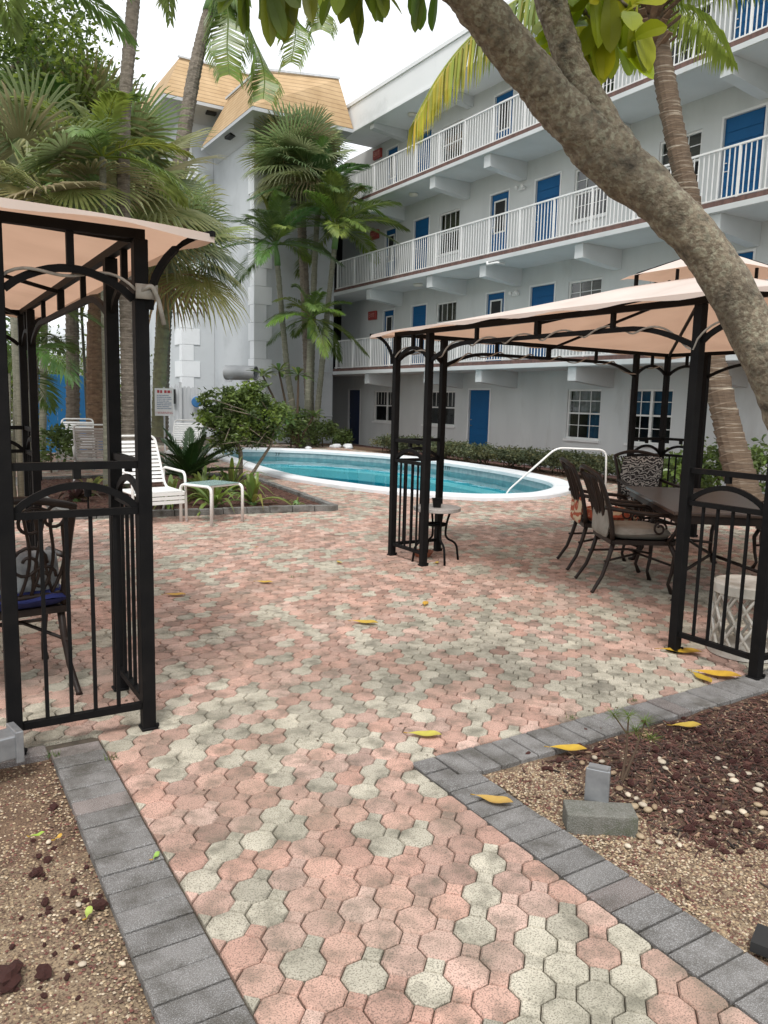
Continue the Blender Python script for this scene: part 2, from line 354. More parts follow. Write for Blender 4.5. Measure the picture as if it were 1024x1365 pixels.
def shinglemat():
    m, nt, N, L = _nt('tan_roof_shingle')
    out = N('ShaderNodeOutputMaterial'); p = N('ShaderNodeBsdfPrincipled'); p.inputs['Roughness'].default_value = .85
    tc = N('ShaderNodeTexCoord'); sp = N('ShaderNodeSeparateXYZ'); L(tc.outputs['Object'], sp.inputs[0])
    md = N('ShaderNodeMath'); md.operation = 'MULTIPLY'; md.inputs[1].default_value = 1/.155; L(sp.outputs['Z'], md.inputs[0])
    fr = N('ShaderNodeMath'); fr.operation = 'FRACT'; L(md.outputs[0], fr.inputs[0])
    rp = N('ShaderNodeValToRGB'); e = rp.color_ramp.elements; e[0].position = 0; e[0].color = (.24,.155,.085,1); e[1].position = .2; e[1].color = (.53,.375,.215,1)
    L(fr.outputs[0], rp.inputs['Fac'])
    nz = N('ShaderNodeTexNoise'); nz.inputs['Scale'].default_value = 2; nz.inputs['Detail'].default_value = 10; L(tc.outputs['Object'], nz.inputs['Vector'])
    r2 = N('ShaderNodeValToRGB'); r2.color_ramp.elements[0].position = .3; r2.color_ramp.elements[1].position = .7; r2.color_ramp.elements[0].color = (.78,.74,.68,1)
    L(nz.outputs['Fac'], r2.inputs['Fac'])
    mx = N('ShaderNodeMix'); mx.data_type = 'RGBA'; mx.blend_type = 'MULTIPLY'; mx.inputs[0].default_value = 1
    L(rp.outputs['Color'], mx.inputs[6]); L(r2.outputs['Color'], mx.inputs[7]); L(mx.outputs[2], p.inputs['Base Color'])
    b = N('ShaderNodeBump'); b.inputs['Strength'].default_value = .8; b.inputs['Distance'].default_value = .03; L(fr.outputs[0], b.inputs['Height']); L(b.outputs['Normal'], p.inputs['Normal'])
    L(p.outputs['BSDF'], out.inputs['Surface'])
    return m
M['shingle'] = shinglemat()
def scrollmat(name, bg, fg, kind):
    m, nt, N, L = _nt(name)
    out = N('ShaderNodeOutputMaterial'); p = N('ShaderNodeBsdfPrincipled'); p.inputs['Roughness'].default_value = .9
    tc = N('ShaderNodeTexCoord')
    w = N('ShaderNodeTexWave'); w.wave_type = 'RINGS'; w.inputs['Scale'].default_value = 9 if kind == 'scroll' else 4
    w.inputs['Distortion'].default_value = 14; w.inputs['Detail'].default_value = 2; w.inputs['Detail Scale'].default_value = 1.5
    L(tc.outputs['Object'], w.inputs['Vector'])
    rp = N('ShaderNodeValToRGB'); e = rp.color_ramp.elements
    e[0].position = .55; e[0].color = (*bg,1); e[1].position = .68; e[1].color = (*fg,1)
    if kind == 'floral':
        x = e.new(.3); x.color = (.60,.50,.34,1); e[0].position = .2
    L(w.outputs['Fac'], rp.inputs['Fac']); L(rp.outputs['Color'], p.inputs['Base Color']); L(p.outputs['BSDF'], out.inputs['Surface'])
    return m
M['cush_scroll'] = scrollmat('black_white_scroll_cushion', (.03,.03,.033), (.42,.42,.40), 'scroll')
M['cush_floral'] = scrollmat('red_floral_cushion', (.36,.055,.035), (.42,.10,.05), 'floral')
# ---------------------------------------------------------------- camera
F_PX, YAW, PITCH, ROLL = 1038.54, 0.549867, -0.140635, 0.0246673
CAM_H = 1.5
_f = Vector((math.sin(YAW)*math.cos(PITCH), math.cos(YAW)*math.cos(PITCH), math.sin(PITCH)))
_r = Vector((math.cos(YAW), -math.sin(YAW), 0)); _u = _r.cross(_f)
CR = _r*math.cos(ROLL) + _u*math.sin(ROLL); CU = _u*math.cos(ROLL) - _r*math.sin(ROLL)
cam_d = bpy.data.cameras.new('camera'); cam = bpy.data.objects.new('camera', cam_d); COL.objects.link(cam)
cam_d.sensor_fit = 'AUTO'; cam_d.sensor_width = 36; cam_d.lens = F_PX/1365*36; cam_d.clip_end = 1000; cam_d.clip_start = .05
mw = Matrix.Identity(4)
for i in range(3): mw[i][0] = CR[i]; mw[i][1] = CU[i]; mw[i][2] = -_f[i]; mw[i][3] = (0,0,CAM_H)[i]
cam.matrix_world = mw; SC.camera = cam

# ---------------------------------------------------------------- ground
POOL_PTS = [(7.09,21.15),(7.6,21.45),(8.4,21.42),(9.15,21.2),(10.09,20.38),(10.6,19.6),(11.32,18.0),(11.64,15.93),(11.5,13.4),(11.15,11.75),(10.8,10.85),(10.25,10.15),(9.52,9.63),(8.68,9.35),
            (7.7,9.5),(6.98,10.2),(6.55,11.09),(6.3,11.95),(6.08,12.9),(6.0,13.9),(6.15,15.8),(6.45,18.0),(6.65,19.7)]
def closed_curve(pts, per=5):
    n = len(pts); out = []
    P = [Vector((x,y,0)) for x, y in pts]
    for i in range(n):
        a, b, c, d = P[(i-1)%n], P[i], P[(i+1)%n], P[(i+2)%n]
        for k in range(per):
            t = k/per
            out.append(.5*((2*b) + (c-a)*t + (2*a-5*b+4*c-d)*t*t + (3*b-a-3*c+d)*t**3))
    return out
POOL = closed_curve(POOL_PTS)      # outer edge of the coping, clockwise
PC = Vector((8.9,15.2,0))
def offset(loop, d):
    n = len(loop); out = []
    for i in range(n):
        t = (loop[(i+1)%n] - loop[i-1]).normalized(); nrm = Vector((-t.y, t.x, 0))
        if nrm.dot(PC - loop[i]) < 0: nrm = -nrm
        out.append(loop[i] + nrm*d)
    return out
def ring(mb, a, b, za, zb, tint=None):
    n = len(a); vs = [(p.x,p.y,za) for p in a] + [(p.x,p.y,zb) for p in b]
    mb.add(vs, [(i,(i+1)%n,n+(i+1)%n,n+i) for i in range(n)], tint)
def rect_hit(p, x0, x1, y0, y1):
    d = p - PC; t = 1e9
    if d.x > 0: t = min(t, (x1-PC.x)/d.x)
    if d.x < 0: t = min(t, (x0-PC.x)/d.x)
    if d.y > 0: t = min(t, (y1-PC.y)/d.y)
    if d.y < 0: t = min(t, (y0-PC.y)/d.y)
    return PC + d*t
# far ground sheet, with the pool cut out of it
mb = MB(); big = [PC + (p-PC).normalized()*260 for p in POOL]
ring(mb, offset(POOL,.1), big, -.2, -.2); struct('ground', mb, M['ground'])
# sand joints below the pavers
mb = MB()
inner = offset(POOL,.05)
def ring_rect(mb, x0, x1, y0, y1, z):
    angs = []
    loop = list(inner)
    # insert corner directions so that the rectangle stays sharp
    ext = [rect_hit(p, x0, x1, y0, y1) for p in loop]
    for c in [(x0,y0),(x1,y0),(x1,y1),(x0,y1)]:
        cv = Vector((c[0],c[1],0)); j = min(range(len(ext)), key=lambda i: (ext[i]-cv).length); ext[j] = cv
    ring(mb, loop, ext, z, z)
ring_rect(mb, -9, 12.0, 8.9, 30, -.014)
mb.add([(-9,3.4,-.014),(12,3.4,-.014),(12,8.9,-.014),(-9,8.9,-.014)], [(0,1,2,3)])
mb.add([(.64,-2,-.014),(1.74,-2,-.014),(1.74,3.4,-.014),(.64,3.4,-.014)], [(0,1,2,3)])
mb.add([(1.74,2.5,-.014),(12,2.5,-.014),(12,3.4,-.014),(1.74,3.4,-.014)], [(0,1,2,3)])
struct('paving_bed', mb, M['joint'])

BED_ISLAND = [(1.62,9.92),(4.98,9.42),(5.42,13.6),(4.6,14.6),(1.5,14.4)]
def in_poly(x, y, P):
    c = False; n = len(P)
    for i in range(n):
        x1,y1 = P[i][:2]; x2,y2 = P[(i+1)%n][:2]
        if (y1 > y) != (y2 > y) and x < (x2-x1)*(y-y1)/(y2-y1)+x1: c = not c
    return c
POOLP = [(p.x,p.y) for p in POOL]
PT = .122; OX, OY = .836 - .122*90, 1.846 - .122*60
def noise2(ix, iy, s):
    # smooth lattice value noise
    def h(a, b):
        v = math.sin(a*127.1 + b*311.7 + s*74.7)*43758.5453; return v - math.floor(v)
    x0, y0 = math.floor(ix), math.floor(iy); fx, fy = ix-x0, iy-y0
    fx = fx*fx*(3-2*fx); fy = fy*fy*(3-2*fy)
    return (h(x0,y0)*(1-fx)+h(x0+1,y0)*fx)*(1-fy) + (h(x0,y0+1)*(1-fx)+h(x0+1,y0+1)*fx)*fy
rg = random.Random(3)
oct_dir = [(math.cos(PI/8 + k*PI/4), math.sin(PI/8 + k*PI/4)) for k in range(8)]
sq_dir = [(math.cos(k*PI/2), math.sin(k*PI/2)) for k in range(4)]
mb = MB()
def proj(x, y, z=0):
    d = Vector((x,y,z-CAM_H)); w = d.dot(_f)
    if w < .2: return None
    return 512 + F_PX*d.dot(CR)/w, 682.5 - F_PX*d.dot(CU)/w
def half(poly, f):
    out = []
    for i in range(len(poly)):
        a, b = poly[i], poly[(i+1)%len(poly)]; fa, fb = f(a), f(b)
        if fa >= 0: out.append(a)
        if (fa >= 0) != (fb >= 0):
            t = fa/(fa-fb); out.append((a[0]+(b[0]-a[0])*t, a[1]+(b[1]-a[1])*t))
    return out
def clip_paver(poly):
    cx = sum(p[0] for p in poly)/len(poly); cy = sum(p[1] for p in poly)/len(poly)
    if cx < .76 and cy < 3.6:
        if cx > .60: poly = half(poly, lambda p: p[0]-.655) if cy < 3.46 else poly
        else: poly = half(poly, lambda p: p[1]-3.475)
    if len(poly) and cx > 1.63 and cy < 2.68:
        if cx > 1.735: poly = half(poly, lambda p: p[1]-2.575)
        elif cy < 2.52: poly = half(poly, lambda p: 1.724-p[0])
        elif cy < 2.58: poly = half(poly, lambda p: (1.75-p[0])+(p[1]-2.56))
    return poly
def paver_area(x, y):
    if x < .59 and y < 3.42: return False
    if x > 1.79 and y < 2.52: return False
    if x > 11.9 or y > 24 or x < -6: return False
    if y > 8.8 and in_poly(x, y, POOLP): return False
    if y > 9 and in_poly(x, y, BED_ISLAND): return False
    return True
for iy in range(40, 260):
    for ix in range(40, 200):
        x = OX + ix*PT; y = OY + iy*PT
        if not paver_area(x, y): continue
        q = proj(x, y)
        if q is None or q[0] < -800 or q[0] > 1750 or q[1] > 1560: continue
        # colour of one unit (octagon with its little square)
        g = noise2(ix*.22, iy*.22, 1)*.45 + noise2(ix*.62+iy*.2, iy*.62-ix*.2, 2)*.55
        k = rg.random()
        near = max(0, min(1, (5.5 - y)/2.5))
        grey = g + (k-.5)*.62 > (.635 - .13*near)
        j = rg.uniform(.74, 1.1)*(.72 if rg.random() < .07 else 1)
        if grey: c = (.58*j, .535*j, .435*j)
        else:
            a = rg.random()**1.5*1.5; c = ((.595+.05*a)*j, (.36+.075*a)*j, (.285+.075*a)*j)
        far = y > 8.5
        dz = rg.uniform(-.0012, .0012); tx = rg.uniform(-.008,.008); ty = rg.uniform(-.008,.008)
        for kind in (0, 1):
            if kind == 0: cx, cy, dirs, R, n = x, y, oct_dir, .0634, 8
            else: cx, cy, dirs, R, n = x + PT/2 - .0012, y + PT/2 - .0012, sq_dir, .0350, 4
            ring0 = clip_paver([(cx+R*a, cy+R*b) for a, b in dirs])
            n = len(ring0)
            if n < 3: continue
            gx = sum(p[0] for p in ring0)/n; gy = sum(p[1] for p in ring0)/n
            if n != len(dirs) and max(math.hypot(p[0]-gx,p[1]-gy) for p in ring0) < .012: continue
            vs = [(gx+(a-gx)*.92, gy+(b-gy)*.92, dz + tx*(a-cx) + ty*(b-cy)) for a, b in ring0]
            vs += [(a, b, dz-.006) for a, b in ring0]
            fs = [tuple(range(n))] + [(i, n+i, n+(i+1)%n, (i+1)%n) for i in range(n)]
            if not far:
                vs += [(a, b, -.016) for a, b in ring0]
                fs += [(n+i, 2*n+i, 2*n+(i+1)%n, n+(i+1)%n) for i in range(n)]
            mb.add(vs, fs, c)
# edge fillers: cut pavers against the borders
def cut_strip(x0, x1, y0, y1, step, along):
    t = (y0 if along == 'y' else x0)
    end = (y1 if along == 'y' else x1)
    while t < end:
        j = rg.uniform(.8,1.05); c = (.60*j,.34*j,.25*j) if rg.random() < .62 else (.45*j,.43*j,.36*j)
        e = min(t + step*rg.uniform(.8,1.1), end)
        a = (x0, x1, t+.004, e-.003) if along == 'y' else (t+.004, e-.003, y0, y1)
        mb.box(a[0], a[1], a[2], a[3], -.02, -.004, c); t = e
struct('patio_paving', mb, M['pink'])

# brick edging: bricks laid crosswise
def edging(name, label, boxes):
    mb = MB()
    for (x0,x1,y0,y1,ang) in boxes:
        j = rg.uniform(.82,1.1); q = rg.random()
        c = (.195*j,.186*j,.177*j) if q < .9 else (.215*j,.18*j,.165*j)
        cx, cy = (x0+x1)/2, (y0+y1)/2; dz = rg.uniform(-.003,.003); a = ang + rg.uniform(-.006,.006)
        ca, sa = math.cos(a), math.sin(a)
        hw, hh = (x1-x0)/2-.0025, (y1-y0)/2-.0025; b = .005
        vs = []
        for (u, v, z) in [(hw,hh,-.06),(hw,hh,.002-b),(hw-b,hh-b,.002)]:
            for sx, sy in ((-1,-1),(1,-1),(1,1),(-1,1)):
                px, py = sx*u, sy*v; vs.append((cx+px*ca-py*sa, cy+px*sa+py*ca, z+dz))
        fs = [(8,9,10,11)]
        for k in (0,4): fs += [(k+i, k+(i+1)%4, k+4+(i+1)%4, k+4+i) for i in range(4)]
        mb.add(vs, fs, c)
    struct(name, mb, M['brick'], label=label)
bx = []; y = -1.0
while y < 3.33: bx.append((.445,.65,y,y+.1,0)); y += .1025
x = .44
while x > -3.2: bx.append((x-.205,x,3.37,3.47,0)); x -= .21
x = .655
edging('path_border_brick', 'grey concrete brick edging of the path beside the left gravel bed', bx)
bx = []; y = -1.2
while y < 2.34: bx.append((1.73,1.935,y,y+.1,0)); y += .1025
x = 1.79
bx.append((1.735,1.855,2.345,2.455,.0)); bx.append((1.735,1.855,2.462,2.57,.0))
x = 1.86
while x < 9: bx.append((x,x+.1,2.365,2.57,0)); x += .1025
edging('bed_border_brick', 'grey concrete brick edging round the mulch bed by the gazebo', bx)

# beds: lumpy gravel sheets
def bed(name, x0, x1, y0, y1, z, nx, ny, amp, m, tintfn=None, kind='structure', poly=None):
    mb = MB(); vs = []; 
    for j in range(ny+1):
        for i in range(nx+1):
            x = x0+(x1-x0)*i/nx; y = y0+(y1-y0)*j/ny
            e = min(1, min(x-x0, x1-x, y-y0, y1-y)/.15)
            h = (noise2(x*5,y*5,5)-.4)*amp + (noise2(x*17,y*17,6)-.5)*amp*.5
            vs.append((x,y,z+h*(.3+.7*e)))
    fs = [(j*(nx+1)+i, j*(nx+1)+i+1, (j+1)*(nx+1)+i+1, (j+1)*(nx+1)+i) for j in range(ny) for i in range(nx)]
    mb.add(vs, fs)
    if tintfn: mb.has = True; mb.tint = [tintfn(v[0],v[1]) for v in vs]
    return struct(name, mb, m, kind=kind, smooth=True)
def bed_z(x, y, z, amp): return z + (noise2(x*5,y*5,5)-.4)*amp + (noise2(x*17,y*17,6)-.5)*amp*.5
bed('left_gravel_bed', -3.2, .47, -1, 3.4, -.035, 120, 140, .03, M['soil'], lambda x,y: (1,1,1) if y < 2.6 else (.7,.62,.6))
def mulchiness(x, y): return max(0, min(1, min((x-2.13)*1.7, (x-2.1)*.9 + (y-1.60)*1.5)*1.35 + .08 + (noise2(x*5,y*5,12)-.5)*.7))
bed('right_gravel_bed', 1.91, 9, -1.2, 2.39, -.02, 220, 120, .03, M['soil'], lambda x,y: (1-.62*mulchiness(x,y), 1-.72*mulchiness(x,y), 1-.74*mulchiness(x,y)))

# gravel grains: countless
def grains(name, n, sampler, size, cols, m, zf):
    V = []; Fc = []; T = []
    base = np.array([(1,0,0),(0,1,0),(-1,0,0),(0,-1,0),(0,0,.8),(0,0,-.8)], float)
    fac = np.array([(0,1,4),(1,2,4),(2,3,4),(3,0,4)])
    for k in range(n):
        x, y = sampler()
        s = size*rg.uniform(.5,1.6); a = rg.uniform(0,2*PI); ca, sa = math.cos(a), math.sin(a)
        p = base*np.array([s*rg.uniform(.7,1.4), s, s*.8])
        R = np.array([[ca,-sa,0],[sa,ca,0],[0,0,1]]); p = p@R.T + np.array([x,y,zf(x,y)+s*.25])
        V.append(p); Fc.append(fac+6*k); c = rg.choice(cols); j = rg.uniform(.7,1.2); T.append(np.tile(np.array(c)*j,(6,1)))
    mb = MB(); mb.arrays(np.concatenate(V), np.concatenate(Fc), np.concatenate(T))
    return struct(name, mb, m, kind='stuff')
tan = [(.43,.33,.21),(.32,.23,.14),(.52,.43,.31),(.20,.125,.085),(.13,.075,.05),(.37,.27,.165),(.16,.06,.045)]
def left_s():
    while True:
        x = rg.uniform(-.9,.445); y = 3.36 - 2.3*rg.random()**.8
        if proj(x,y): return x, y
grains('left_gravel', 30000, left_s, .0040, tan, M['gravel'], lambda x,y: bed_z(x,y,-.035,.03))
def right_s():
    while True:
        x = rg.uniform(1.94,4.2); y = rg.uniform(.9,2.36)
        q = proj(x,y)
        if q is None or q[0] > 1250: continue
        if rg.random() < max(.10, 1.0 - mulchiness(x,y)*1.05): return x, y
grains('right_gravel', 24000, right_s, .0040, tan, M['gravel'], lambda x,y: bed_z(x,y,-.02,.03))
# red mulch chips
def chips(name, n, sampler, zf, L=(.012,.045)):
    V = []; Fc = []; T = []
    fac = np.array([(0,1,2,3),(4,5,6,7),(0,1,5,4),(1,2,6,5),(2,3,7,6),(3,0,4,7)])
    for k in range(n):
        x, y = sampler(); l = rg.uniform(*L); w = rg.uniform(.003,.009); h = rg.uniform(.002,.006); a = rg.uniform(0,PI); t = rg.uniform(-.35,.35)
        p = np.array([(-l,-w,-h),(l,-w*.5,-h),(l,w*.7,-h),(-l,w,-h),(-l,-w,h),(l,-w*.5,h),(l,w*.7,h),(-l,w,h)])/2
        ct, st = math.cos(t), math.sin(t); p = p@np.array([[ct,0,-st],[0,1,0],[st,0,ct]]).T
        ca, sa = math.cos(a), math.sin(a); p = p@np.array([[ca,-sa,0],[sa,ca,0],[0,0,1]]).T + np.array([x,y,zf(x,y)+.004+rg.random()*.006])
        V.append(p); Fc.append(fac+8*k); j = rg.uniform(.5,1.9); r = rg.random()
        c = (1,1,1) if r < .72 else ((2.4,3.6,3.2) if r < .82 else (.55,.8,.8)); T.append(np.tile(np.array(c)*j,(8,1)))
    mb = MB(); mb.arrays(np.concatenate(V), np.concatenate(Fc), np.concatenate(T))
    return struct(name, mb, M['mulch'], kind='stuff')
def mulch_s():
    while True:
        x = rg.uniform(1.98,5.5); y = rg.uniform(.9,2.34); q = proj(x,y)
        if q is None or q[0] > 1300: continue
        if rg.random() < max(.02, mulchiness(x,y)): return x, y
chips('red_mulch', 9500, mulch_s, lambda x,y: bed_z(x,y,-.02,.03))
# island bed
mb = MB(); mb.add([(x,y,.035) for x,y in BED_ISLAND], [tuple(range(len(BED_ISLAND)))], (.35,.18,.16)); struct('island_bed', mb, M['soil'])
def isl_s():
    while True:
        x = rg.uniform(1.5,5.4); y = rg.uniform(9.4,14.6)
        if in_poly(x,y,BED_ISLAND): return x, y
chips('island_mulch', 2600, isl_s, lambda x,y: .037, (.03,.09))
mb = MB()
def curb(a, b, n):
    a = Vector((*a,0)); b = Vector((*b,0)); d = (b-a)/n
    for i in range(n):
        p, q = a+d*(i+.015), a+d*(i+.985); j = rg.uniform(.8,1.1)
        t = rg.uniform(-.006,.006)
        mb.bar((p.x,p.y,.04+t), (q.x,q.y,.04+t), .10, .085, tint=(.17*j,.165*j,.15*j))
P = BED_ISLAND
for i in range(len(P)):
    L = (Vector((*P[i],0))-Vector((*P[(i+1)%len(P)],0))).length
    curb(P[i], P[(i+1)%len(P)], max(1,round(L/.3)))
struct('island_border_brick', mb, M['brick'], label='low dark grey brick kerb round the planted island bed', bevel=.006)
# planting strip and sunken brick walk along the building
mb = MB(); mb.add([(11.3,8,-.03),(13.1,7.5,-.03),(13.1,25,-.03),(9.4,25.2,-.03),(9.4,21.0,-.03),(11.3,19,-.03)], [(0,1,2,3,4,5)], (.6,.5,.42))
struct('planting_strip', mb, M['soil'])
chips('strip_mulch', 2500, lambda: (rg.uniform(11.6,13.0), rg.uniform(8.5,20)), lambda x,y: -.03, (.04,.12))
mb = MB(); mb.add([(13.1,-8,-.13),(14.9,-8,-.13),(14.9,29,-.13),(13.1,29,-.13)], [(0,1,2,3)]); struct('brick_walkway', mb, M['redpave'])

# ---------------------------------------------------------------- pool
pool = thing('swimming_pool', 'teal kidney-shaped swimming pool with thick white coping', 'pool', (8.9,15.2,0))
mb = MB()
prof = [(0,-.1),(0,.05),(.02,.075),(.06,.088),(.30,.078),(.36,.066),(.385,.045),(.385,-.02)]
loops = [offset(POOL, d) for d, z in prof]
for i in range(len(prof)-1): ring(mb, loops[i], loops[i+1], prof[i][1], prof[i+1][1])
part('coping', mb, M['coping'], pool, world=True, smooth=True)
w0 = offset(POOL,.36); mb = MB(); ring(mb, w0, w0, -.02, -.36); part('waterline_tile', mb, M['waterline'], pool, world=True)
mb = MB(); ring(mb, w0, w0, -.36, -1.35); mb.add([(p.x,p.y,-1.35) for p in w0], [tuple(range(len(w0)))]); part('basin', mb, M['plaster'], pool, world=True)
w1 = offset(POOL,.85); mb = MB(); ring(mb, w0, w1, -.42, -.42); ring(mb, w1, w1, -.42, -.62); part('reflection_band', mb, M['reflection_white'], pool, world=True)  # white band added under water to imitate a bright reflected streak
mb = MB(); mb.add([(p.x,p.y,-.15) for p in offset(POOL,.355)], [tuple(range(len(POOL)-1,-1,-1))]); part('water', mb, M['water'], pool, world=True)
def text_mesh(name, txt, size, m, parent=None, extr=.001):
    cu = bpy.data.curves.new(name, 'FONT'); cu.body = txt; cu.size = size; cu.extrude = extr; cu.align_x = 'CENTER'; cu.align_y = 'CENTER'
    o = bpy.data.objects.new(name, cu); me = bpy.data.meshes.new_from_object(o); bpy.data.objects.remove(o)
    me.materials.clear(); me.materials.append(m)
    q = bpy.data.objects.new(name, me); COL.objects.link(q)
    if parent: q.parent = parent
    return q
# depth numerals on the far tile wall
for t in (.14, .32, .47):
    i = int(t*len(POOL)); p = w0[i]; nrm = (PC-p).normalized()
    o = text_mesh('depth_marking', '3 FT', .12, M['ink_black'], pool)
    a = math.atan2(nrm.y, nrm.x); tl = p + nrm*.03 - Vector((8.9,15.2,0))
    o.matrix_local = Matrix.Translation((tl.x,tl.y,-.075)) @ Matrix.Rotation(a+PI/2, 4, 'Z') @ Matrix.Rotation(PI/2, 4, 'X')
# stair handrail at the near end
hr = thing('pool_handrail', 'bent white handrail rising out of the near end of the pool', 'handrail', (9.9,10.0,0))
def arc(pts, n=6, r=.14):
    """round the corners of a polyline"""
    P = [Vector(p) for p in pts]; out = [P[0]]
    for i in range(1, len(P)-1):
        a = (P[i-1]-P[i]); b = (P[i+1]-P[i]); q = min(r, a.length*.45, b.length*.45); a = P[i]+a.normalized()*q; b = P[i]+b.normalized()*q
        for k in range(n+1):
            t = k/n; out.append(a*(1-t)**2 + P[i]*2*t*(1-t) + b*t*t)
    return out + [P[-1]]
mb = MB(); mb.tube(arc([(8.75,10.42,-.4),(8.85,10.38,.0),(9.62,10.02,.78),(10.42,9.62,.76),(10.45,9.60,.0)]), .017, 10)
part('rail', mb, M['frame_white'], hr, world=True, smooth=True)
mb = MB(); mb.lathe([(.05,0),(.05,.012),(.025,.02)], 14, (10.45,9.60,-.002)); part('floor_flange', mb, M['chrome'], hr, world=True)
ld = thing('pool_ladder', 'white tube pool ladder arching over the far left end of the pool', 'ladder', (6.75,19.6,0))
for s in (-.25,.25):
    mb = MB(); mb.tube(arc([(6.45+s*.3,19.75+s,0),(6.45+s*.3,19.75+s,.72),(6.85+s*.3,19.6+s,.78),(7.15+s*.3,19.5+s,.5),(7.15+s*.3,19.5+s,-.6)], r=.25), .02, 8)
    part('side_rail', mb, M['frame_white'], ld, world=True, smooth=True)
for z in (-.1,-.35):
    mb = MB(); mb.box(7.05,7.25,19.26,19.74,z,z+.03); part('step', mb, M['white'], ld, world=True)
# ---------------------------------------------------------------- apartment building
E_X, W_X = 13.2, 14.53
Y0, Y1 = -6.0, 25.4
bld = thing('apartment_building', 'four storey white motel block with open galleries and blue doors', 'building', (14.5,12,-.13))
LIP = [2.41, 5.165, 7.93]; RAIL = [3.60, 6.33, 9.06]; FLOOR = [-.12, 2.60, 5.33, 8.06]
DTOP = [1.91, 4.64, 7.36, 10.0]; CEIL = [2.41, 5.165, 7.93, 10.33]
WTOP = [1.93, 4.62, 7.32, 9.85]; WBOT = [.68, 3.37, 6.08, 8.75]
# openings per storey: (y0, y1, kind)
up = [(23.38,24.05,'glassdoor'),(21.4,22.25,'door'),(19.78,20.85,'barwin'),(17.52,18.3,'glassdoor'),(15.52,16.43,'door'),(13.9,15.02,'window'),
      (11.35,12.44,'window'),(9.92,10.83,'door'),(8.0,8.9,'door'),(6.0,7.2,'window'),(3.6,4.5,'door'),(1.5,2.6,'window')]
low = [(25.62,26.5,'darkdoor'),(22.91,24.59,'lowbar'),(19.67,21.40,'lowbar'),(17.98,18.95,'door'),(13.69,14.83,'curtainwin'),(11.58,12.8,'lowwin'),(7.6,8.8,'lowwin'),(5.2,6.1,'door')]
def wall_holes(x, y0, y1, z0, z1, holes, depth=.12):
    mb = MB()
    ys = sorted({y0,y1,*[h[0] for h in holes],*[h[1] for h in holes]}); zs = sorted({z0,z1,*[h[2] for h in holes],*[h[3] for h in holes]})
    for a, b in zip(ys, ys[1:]):
        for c, d in zip(zs, zs[1:]):
            my, mz = (a+b)/2, (c+d)/2
            if any(h[0] < my < h[1] and h[2] < mz < h[3] for h in holes): continue
            mb.add([(x,a,c),(x,a,d),(x,b,d),(x,b,c)], [(0,3,2,1)])
    for a, b, c, d in [h[:4] for h in holes]:
        for q in ([(x,a,c),(x,b,c),(x+depth,b,c),(x+depth,a,c)],[(x,a,d),(x+depth,a,d),(x+depth,b,d),(x,b,d)],[(x,a,c),(x+depth,a,c),(x+depth,a,d),(x,a,d)],[(x,b,c),(x,b,d),(x+depth,b,d),(x+depth,b,c)]):
            mb.add(q, [(0,1,2,3)])
    return mb
